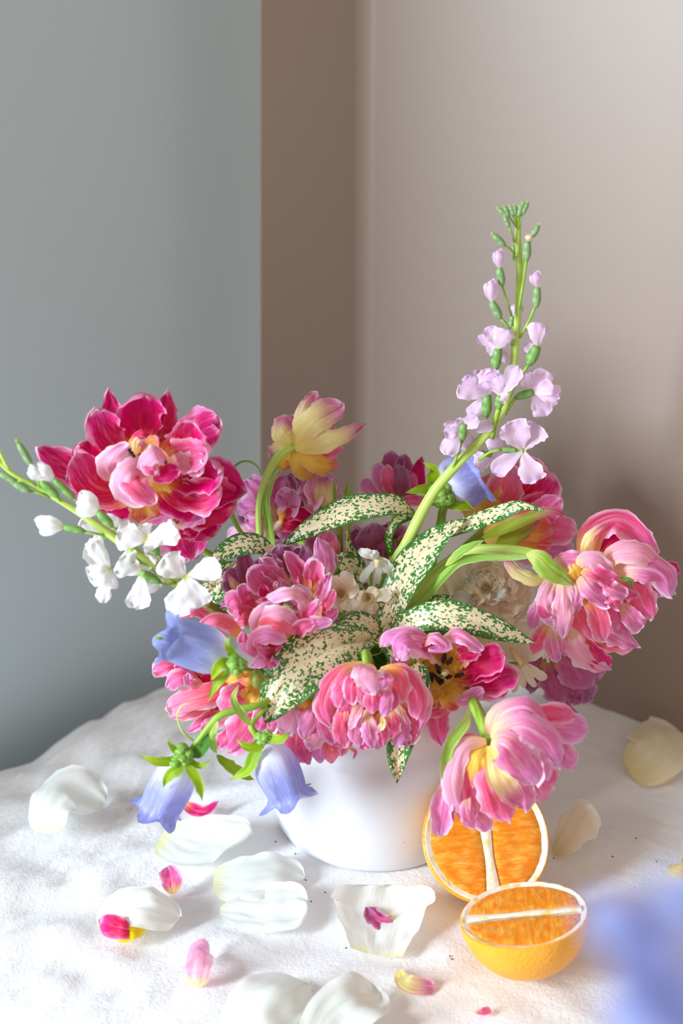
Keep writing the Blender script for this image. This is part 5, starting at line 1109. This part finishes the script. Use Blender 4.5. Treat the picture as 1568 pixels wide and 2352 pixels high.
f = Flower('bellflower_sprig', 'hairy stem with two hanging blue bells at the lower left', 'bellflower', C8, -9.0, (1040, 150, 2.0))
bell(f, (440, 580, 0.2), (225, 1010, -0.3), 165, [([(350, 590, -1.0), (240, 590, -1.2), (115, 545, -1.0)], 90), ([(370, 500, -0.8), (340, 460, -0.9), (330, 410, -0.8)], 60), ([(420, 640, -1.4), (350, 690, -1.6), (295, 780, -1.3)], 100), ([(490, 660, -1.4), (540, 740, -1.6), (580, 880, -1.3)], 100), ([(540, 620, -1.0), (590, 620, -1.1), (640, 575, -0.9)], 60)], (445, 565, -0.9), seed=5, flare=0.75, kr=95)
bell(f, (1030, 470, 0.4), (1230, 920, -0.5), 165, [([(1000, 470, -0.8), (910, 490, -1.0), (820, 430, -0.8)], 100), ([(1080, 430, -0.8), (1150, 430, -1.0), (1220, 375, -0.8)], 90), ([(950, 560, -0.6), (900, 660, -0.9), (770, 730, -0.7)], 110)], (1030, 415, -0.5), seed=8, flare=1.0, kr=70)
f.tube([(460, 560, -0.4), (560, 430, -0.2), (690, 270, 0.0), (830, 220, 0.4), (1040, 160, 1.2)], [22, 26, 28, 24, 24, 26], 'stem_green', extra=[(-0.045, -0.04, 0.125), (-0.02, -0.02, 0.11)], rows=34, knob=0.12)
f.tube([(1000, 430, 0.0), (930, 340, 0.0), (980, 270, 0.5), (1040, 200, 1.0)], [38, 24, 16, 16], 'stem_green', 'branch', rows=16, knob=0.12)
f.p([(940, 340, -0.4), (870, 270, -0.8), (800, 150, -1.0), (840, 40, -0.9)], 62, 'leaf_light', wrap=0.6, prof='leaf', name='leaf')
f.p([(690, 300, -0.2), (640, 400, -0.5), (660, 480, -0.5), (680, 530, -0.4)], 80, 'leaf_light', wrap=0.6, prof='leaf', name='leaf')
f.p([(500, 560, -0.4), (590, 500, -0.8), (620, 390, -0.8)], 90, 'leaf_green', wrap=0.6, prof='leaf', name='leaf')
f.p([(680, 545, 0.2), (760, 620, 0.0), (860, 690, 0.2), (945, 725, 0.4)], 90, 'sepal_green', wrap=0.4, prof='leaf', name='leaf', jag=0.15)
f.tube([(510, 440, -0.2), (440, 380, -0.5), (400, 270, -0.8), (430, 190, -0.8), (500, 170, -0.7)], [9, 8, 7, 6, 3], 'stem_pale', 'tendril', sides=6, rows=20)
f.tube([(1232, 890, -1.0), (1245, 880, -1.3)], [14, 22, 14], 'pistil_cream', 'pistil', sides=7, rows=4)

f = Flower('bellflower_sprig', 'blue-violet bellflower behind the lilac stock stem, near the back', 'bellflower', C4, 4.0, (610, 440, 0))
bell(f, (620, 360, 0.0), (860, 230, 0.6), 190, [([(520, 350, -1.0), (450, 360, -1.2), (370, 375, -1.0)], 90), ([(560, 300, -0.8), (560, 220, -1.0), (475, 172, -0.8)], 110), ([(660, 440, -1.0), (740, 460, -1.2), (830, 490, -1.0)], 120), ([(680, 340, -1.0), (730, 310, -1.2), (765, 260, -1.0)], 90)], (610, 380, -1.0), seed=12, flare=0.9, kr=100)
f.tube([(640, 420, 0.2), (610, 520, 0.0), (600, 590, 0.0)], [28, 34, 36], 'stem_green', extra=[(0.02, 0.015, 0.10)], rows=12)

# out-of-focus bellflower close to the lens, on a stem that leans in from the right
def near_bell():
    P = CAM + ray(1760, 2150) * 0.215; Q = CAM + ray(1505, 2275) * 0.20
    o = thing('bellflower_sprig', 'out-of-focus blue bellflower close up in the lower right corner', 'bellflower', P)
    me = bell_mesh(P, Q, 0.0115, flare=1.0, seed=20); to_local(me, o); link('corolla', me, 'bell_blue', o)
    for k in range(3):
        t = P + (Q - P) * 0.1; e = t + Vector((0.012 * math.cos(k * 2.1), 0.0, 0.012 * math.sin(k * 2.1)))
        m = petal_mesh([P, P.lerp(e, 0.5), e], 0.006, -FWD, 'leaf', seed=k); to_local(m, o); link('sepal', m, 'sepal_green', o)
    m = tube_mesh([P, P + Vector((0.02, 0.0, 0.004)), P + Vector((0.06, 0.02, -0.06)), P + Vector((0.09, 0.03, -P.z))], [0.0016], sides=8, rows=16); to_local(m, o); link('stem', m, 'stem_green', o)
near_bell()

# ------------------------------------------------------------------ narcissus and cream double flower
def narc(label, crop, D, c, petals, stem_to, cup=True, mat='petal_ivory'):
    f = Flower('narcissus', label, 'narcissus', crop, D, (c[0], c[1], 0.5), 'small white narcissus')
    for q in petals:
        d = q[3] if len(q) > 3 else -0.4
        f.p([(c[0], c[1], 0), ((c[0] + q[0]) / 2, (c[1] + q[1]) / 2, d), (q[0], q[1], d * 0.8)], q[2], mat, wrap=0.5, ruf=0.1, prof='tulip', nu=7, nv=11)
    if cup: f.tube([(c[0], c[1], 0), (c[0], c[1], -0.3), (c[0], c[1] + 4, -0.6)], [10, 26, 34], 'tube_buff', 'corona', cap=False, rows=5, sides=12)
    f.into_vase((c[0], c[1], 0.3), 0.0012, 'stem_green', seed=int(c[0]))
    return f
f = narc('wilted white narcissus with limp petals right of centre, highest of its kind', C2, -1.0, (1160, 1255), [(1013, 1205, 75), (1275, 1375, 85), (1150, 1450, 55), (1025, 1430, 62), (1205, 1370, 55), (1100, 1220, 70)], None, False, 'petal_white')
f.tube([(1150, 1270, -0.5), (1145, 1330, -0.6)], [24, 16], 'petal_stock_white' if False else 'pistil_cream', 'trumpet', rows=5)
f.tube([(1100, 1330, 0.0), (1102, 1420, 0.1), (1095, 1500, 0.2)], [13], 'stem_green', 'stalk', rows=6)
narc('white narcissus with round petals and buff cup beside the mauve tulip', C6, -2.0, (1235, 405), [(1288, 258, 120), (1175, 290, 110), (1195, 500, 130), (1330, 470, 130), (1345, 340, 120)], None)
narc('white narcissus with narrow reflexed petals beside the speckled leaf', C6, -2.2, (1410, 425), [(1565, 405, 90), (1345, 410, 80), (1400, 560, 80), (1305, 500, 90), (1470, 370, 80), (1460, 520, 70)], None)
narc('half-hidden white narcissus lowest in the centre cluster', C6, -1.6, (1400, 520), [(1330, 560, 80), (1440, 600, 80), (1480, 540, 80), (1270, 540, 80), (1390, 620, 70)], None)
narc('translucent narcissus above the centre speckled leaf junction', PX, -1.5, (905, 1400), [(860, 1390, 26), (940, 1360, 28), (925, 1430, 26), (880, 1440, 26), (935, 1400, 24)], None, False)
f = narc('wilted star-shaped narcissus hanging under the right speckled leaf', C5, 0.5, (325, 1215), [(518, 1338, 85), (432, 1400, 60), (342, 1412, 55), (262, 1442, 62), (390, 1300, 60)], None, False)
f.tube([(240, 1105, 0.2), (285, 1160, 0.0), (330, 1225, -0.1)], [16, 20, 26], 'tube_buff', 'tube', rows=8)
f = Flower('double_narcissus', 'cream ruffled double flower under the pale arching stem', 'flower', PX, 1.0, (1120, 1400, 2))
f.fan((1115, 1368), 118, 96, 15, ['petal_ivory'], d=1.2, depth=1.0, seed=61, w=0.75, ruf=0.22, prof='round')
f.fan((1120, 1365), 85, 66, 12, ['petal_ivory'], d=0.2, depth=1.4, seed=62, w=0.8, ruf=0.35, prof='round')
f.fan((1115, 1350), 50, 40, 9, ['petal_ivory', 'petal_white'], d=-0.8, depth=1.4, seed=63, w=0.8, ruf=0.45, prof='round')
f.p([(1075, 1380, 0.2), (1030, 1360, -0.4), (985, 1350, -0.4)], 60, 'petal_ivory', ruf=0.3, prof='round')
f.p([(1070, 1390, 0.0), (1040, 1330, -0.6), (1020, 1300, -0.4)], 60, 'petal_ivory', ruf=0.3, prof='round')
f.p([(1080, 1400, 0.0), (1060, 1380, -0.8), (1020, 1390, -0.7)], 50, 'petal_white', ruf=0.4)
f.p([(1090, 1460, 0.8), (1150, 1500, 0.6), (1200, 1520, 0.6)], 110, 'petal_ivory', ruf=0.3, prof='round')
f.p([(1090, 1450, 0.8), (1190, 1470, 0.4), (1225, 1430, 0.4)], 110, 'petal_ivory', ruf=0.3, prof='round')
f.into_vase((1120, 1390, 1.6), seed=17)

# loose strands, stems and dark leaves between the flower heads
def strand(name, label, cat, crop, D, pts, radii, mat, extra=None):
    f = Flower(name, label, cat, crop, D, pts[-1]); f.tube(pts, radii, mat, 'blade', extra=extra, rows=26, sides=7)
strand('grass_blade', 'thin dark green blade looping over beside the magenta tulip', 'grass', C2, 2.0, [(310, 650), (285, 600), (230, 565), (160, 570), (110, 620), (90, 700)], [3, 6, 8, 9, 8, 7], 'calyx_green')
strand('green_stalk', 'bare green stem between magenta tulip and arching stem', 'stem', C2, 1.0, [(95, 925), (150, 1050), (240, 1150), (300, 1200)], [18, 18, 19, 20], 'stem_green', [(-0.02, 0.005, 0.10)])
f = Flower('foliage_leaf', 'dark green curling strap leaf left of the lilac stock stem', 'leaf', C2, 2.4, (1250, 1240, 0))
f.p([(1255, 1240), (1225, 1130), (1290, 1010), (1410, 970)], 60, 'leaf_green', wrap=0.5, prof='strap', name='blade')
f.p([(1220, 1130), (1270, 1130), (1320, 1150)], 24, 'leaf_green', wrap=0.5, prof='leaf', name='blade')
f.into_vase((1255, 1235, 0.2), 0.0012, seed=18)
for lab, pts, w in (('broad dark leaf deep in the shadow at the centre', [(900, 1560, 0), (840, 1500, -1.0), (800, 1440, -0.6)], 60),
                    ('dark leaf tucked under the large speckled front leaf', [(880, 1560, 0), (790, 1555, -2.0), (740, 1560, -2.6)], 60),
                    ('dark leaf behind the open tulip with black stamens', [(930, 1500, 0), (1000, 1490, 0.0), (1060, 1520, 0.4)], 70),
                    ('dark green leaf filling the gap behind the left coral tulip', [(760, 1560, 0), (660, 1540, -1.2), (580, 1530, -1.6)], 80)):
    f = Flower('foliage_leaf', lab, 'leaf', PX, -2.5, pts[0]); f.p(pts, w, 'leaf_green', wrap=0.4, prof='leaf', name='blade'); f.into_vase(pts[0], 0.0012, seed=len(lab))

# ------------------------------------------------------------------ petals fallen on the cloth
def fallen(label, pts, w, mat, n=(0, 0, 1), wrap=0.6, ruf=0.1, prof='round', more=(), group='petals fallen on the tablecloth', name='fallen_petal', crumple=0.06, **kw):
    """pts: (pixel x, pixel y, millimetres above the cloth)"""
    P = [atz(p[0], p[1], p[2] / 1000.0) for p in pts]; _seed[0] += 1
    mid = P[len(P) // 2]; N = Vector(n).normalized()
    me = petal_mesh(P, w * mpp(mid), N, prof, wrap, ruf, seed=_seed[0], nu=18, nv=24, crumple=crumple, jag=kw.pop('jag', 0.025), fold=kw.pop('fold', 0.05), frill=kw.pop('frill', 0.0), pleat=kw.pop('pleat', 0.04), vein=0.006, **kw)
    lo = min(v.co.z for v in me.vertices); base = Vector((P[0].x, P[0].y, 0))
    me.transform(Matrix.Translation(Vector((0, 0, -lo)) - base))
    o = link(name, me, mat); o.location = base
    return tag(o, label, 'petal', group)
def curl(label, pts, w, mat, **kw): return fallen(label, pts, w, mat, **kw)
WH = 'petal_white'
fallen('large folded white petal at the far left of the cloth', [(105, 1930, 1), (112, 1862, 15), (160, 1822, 17), (240, 1866, 2)], 128, WH, n=(-0.3, -0.6, 0.8), wrap=-0.7, prof='shell', ruf=0.16)
fallen('white petal with curled rim just below the left hanging bell', [(370, 1925, 1), (440, 1945, 2), (510, 1935, 6), (576, 1918, 15)], 140, WH, n=(-0.1, -0.3, 1), wrap=0.6, ruf=0.06, prof='shell')
fallen('upper of two overlapping broad white petals left of the vase foot', [(490, 2030, 2), (560, 2015, 7), (630, 2005, 9), (700, 2015, 4)], 135, WH, n=(0.1, -0.3, 1), wrap=-0.35, ruf=0.05, prof='shell')
fallen('lower of two overlapping broad white petals left of the vase foot', [(505, 2092, 1), (570, 2092, 1.5), (640, 2088, 4), (706, 2082, 7)], 150, WH, n=(0, -0.2, 1), wrap=0.3, ruf=0.04, prof='round')
fallen('white petal with yellow-pink petal lying against its near side', [(225, 2110, 1), (285, 2085, 12), (345, 2085, 14), (410, 2112, 2)], 112, WH, n=(0, -0.4, 1), wrap=-0.5, ruf=0.06, prof='shell')
fallen('large white bowl-shaped petal in front of the vase holding dried petal', [(865, 2196, 0.5), (876, 2145, 0.5), (882, 2090, 4), (882, 2035, 13)], 275, WH, n=(0, -0.25, 1), wrap=0.85, ruf=0.035, prof='wedge')
fallen('out-of-focus white petal at the bottom edge, left of two', [(545, 2400, 2), (580, 2330, 10), (640, 2280, 12), (712, 2262, 3)], 170, WH, n=(-0.2, -0.4, 1), wrap=-0.5, prof='shell', ruf=0.06)
fallen('out-of-focus white petal at the bottom edge, right of two', [(720, 2410, 2), (770, 2340, 8), (820, 2300, 12), (868, 2282, 4)], 150, WH, n=(0.1, -0.4, 1), wrap=0.6, prof='shell', ruf=0.12)
fallen('translucent cream petal standing on edge right of the upright orange half', [(1270, 1960, 1), (1300, 1920, 14), (1340, 1870, 24), (1362, 1850, 28)], 105, 'petal_ivory', n=(-0.5, -0.4, 0.6), wrap=-0.6, prof='round')
fallen('cream petal lying in shade at the far right by the wall', [(1440, 1770, 3), (1490, 1740, 12), (1510, 1700, 14), (1490, 1660, 6)], 150, 'petal_ivory', n=(0, -0.5, 1), wrap=-0.4, prof='shell', ruf=0.04)
fallen('cream petal curling outward at the far right edge below another', [(1450, 1785, 1), (1500, 1785, 4), (1560, 1765, 3)], 50, 'petal_ivory', n=(0, -0.5, 1), wrap=0.4, prof='leaf')
fallen('pink petal with yellow base lying between the two hanging bells', [(418, 1838, 2), (450, 1858, 3), (475, 1858, 5), (502, 1834, 9)], 34, 'petal_magenta', n=(0, -0.6, 1), wrap=0.8, prof='leaf')
fallen('small crumpled pink petal on the cloth left of the white petals', [(398, 2050, 1), (392, 2020, 6), (385, 1990, 10)], 58, PNK, n=(0, -0.7, 0.7), wrap=0.9, ruf=0.3, prof='tulip')
fallen('yellow and pink petal lying against a white petal at lower left', [(318, 2140, 2), (280, 2135, 10), (228, 2120, 4)], 66, 'petal_magenta', n=(0, -0.6, 0.8), wrap=-0.8, ruf=0.1)
fallen('yellow petal base beside the pink petal at lower left', [(270, 2160, 1), (300, 2135, 9), (322, 2110, 3)], 62, 'petal_yellow', n=(0.1, -0.6, 0.8), wrap=-0.8, ruf=0.06)
fallen('small pale petal curled like a shell alone at bottom left', [(450, 2265, 1), (445, 2220, 12), (455, 2180, 10), (478, 2190, 3)], 80, PAL, n=(-0.2, -0.6, 0.8), wrap=-0.9, ruf=0.06, prof='shell')
fallen('slim cream petal with pink tip in front of the orange halves', [(915, 2225, 1), (930, 2250, 5), (960, 2262, 3), (998, 2265, 2)], 48, CRE, n=(-0.1, -0.4, 1), wrap=0.7, ruf=0.1)
fallen('shrivelled mauve petal lying inside the bowl-shaped white petal', [(912, 2112, 9), (885, 2098, 10), (862, 2084, 11), (840, 2062, 14)], 46, MAU, n=(-0.2, -0.6, 0.8), wrap=0.9, ruf=0.35, prof='tulip', fold=0.3, pleat=0.4, frill=0.15, jag=0.12)
fallen('yellow shrivelled petal base inside the bowl-shaped white petal', [(918, 2080, 7), (900, 2100, 8), (880, 2110, 6)], 30, 'petal_yellow', n=(-0.2, -0.6, 0.8), wrap=0.8, ruf=0.2)
fallen('bright yellow petal cut off by the right edge', [(1545, 1985, 1), (1560, 1985, 8), (1585, 1990, 6)], 58, 'petal_yellow', n=(0, -0.6, 0.8), wrap=-0.8)
fallen('tiny pink petal scrap at the bottom edge right of centre', [(1090, 2318, 1), (1105, 2322, 3), (1128, 2316, 2)], 22, PNK, n=(0, -0.5, 1), wrap=0.6)

# crumbs of pollen and leaf on the cloth
crumb = tube_mesh([Vector((0, 0, 0.0004)), Vector((0.0006, 0, 0.0007)), Vector((0.0013, 0.0002, 0.0005))], [0.0002, 0.0004, 0.0002], sides=5, rows=4)
crumb.materials.append(M['crumb'])
CRUMBS = (((630, 1935), 'tiny dark crumb on the cloth just below the right hanging bell'), ((678, 1964), 'tiny dark crumb closest to the vase foot on its left side'),
          ((704, 2024), 'tiny dark crumb at the right end of the upper broad white petal'), ((716, 2071), 'tiny dark crumb at the right end of the lower broad white petal'),
          ((745, 2050), 'tiny dark crumb just outside the left rim of the bowl-shaped petal'), ((792, 2180), 'tiny dark crumb by the lower left corner of the bowl-shaped petal'),
          ((1033, 2200), 'left one of two tiny crumbs between bowl-shaped petal and front orange half'), ((1040, 2205), 'right one of two tiny crumbs between bowl-shaped petal and front orange half'),
          ((1272, 1972), 'tiny dark crumb beside the right rim of the upright orange half'), ((1404, 1968), 'tiny dark crumb on bare cloth right of the translucent cream petal'),
          ((1458, 1928), 'farthest back of the tiny crumbs on the bare cloth at right'), ((1508, 1982), 'tiny dark crumb left of the bright yellow petal at the edge'))
for i, ((x, y), lab) in enumerate(CRUMBS):
    o = bpy.data.objects.new('crumb', crumb); COL.objects.link(o); o.location = atz(x, y, 0.0); o.rotation_euler = (0, 0, i * 1.3)
    tag(o, lab, 'crumb', 'dark crumbs scattered on the cloth')
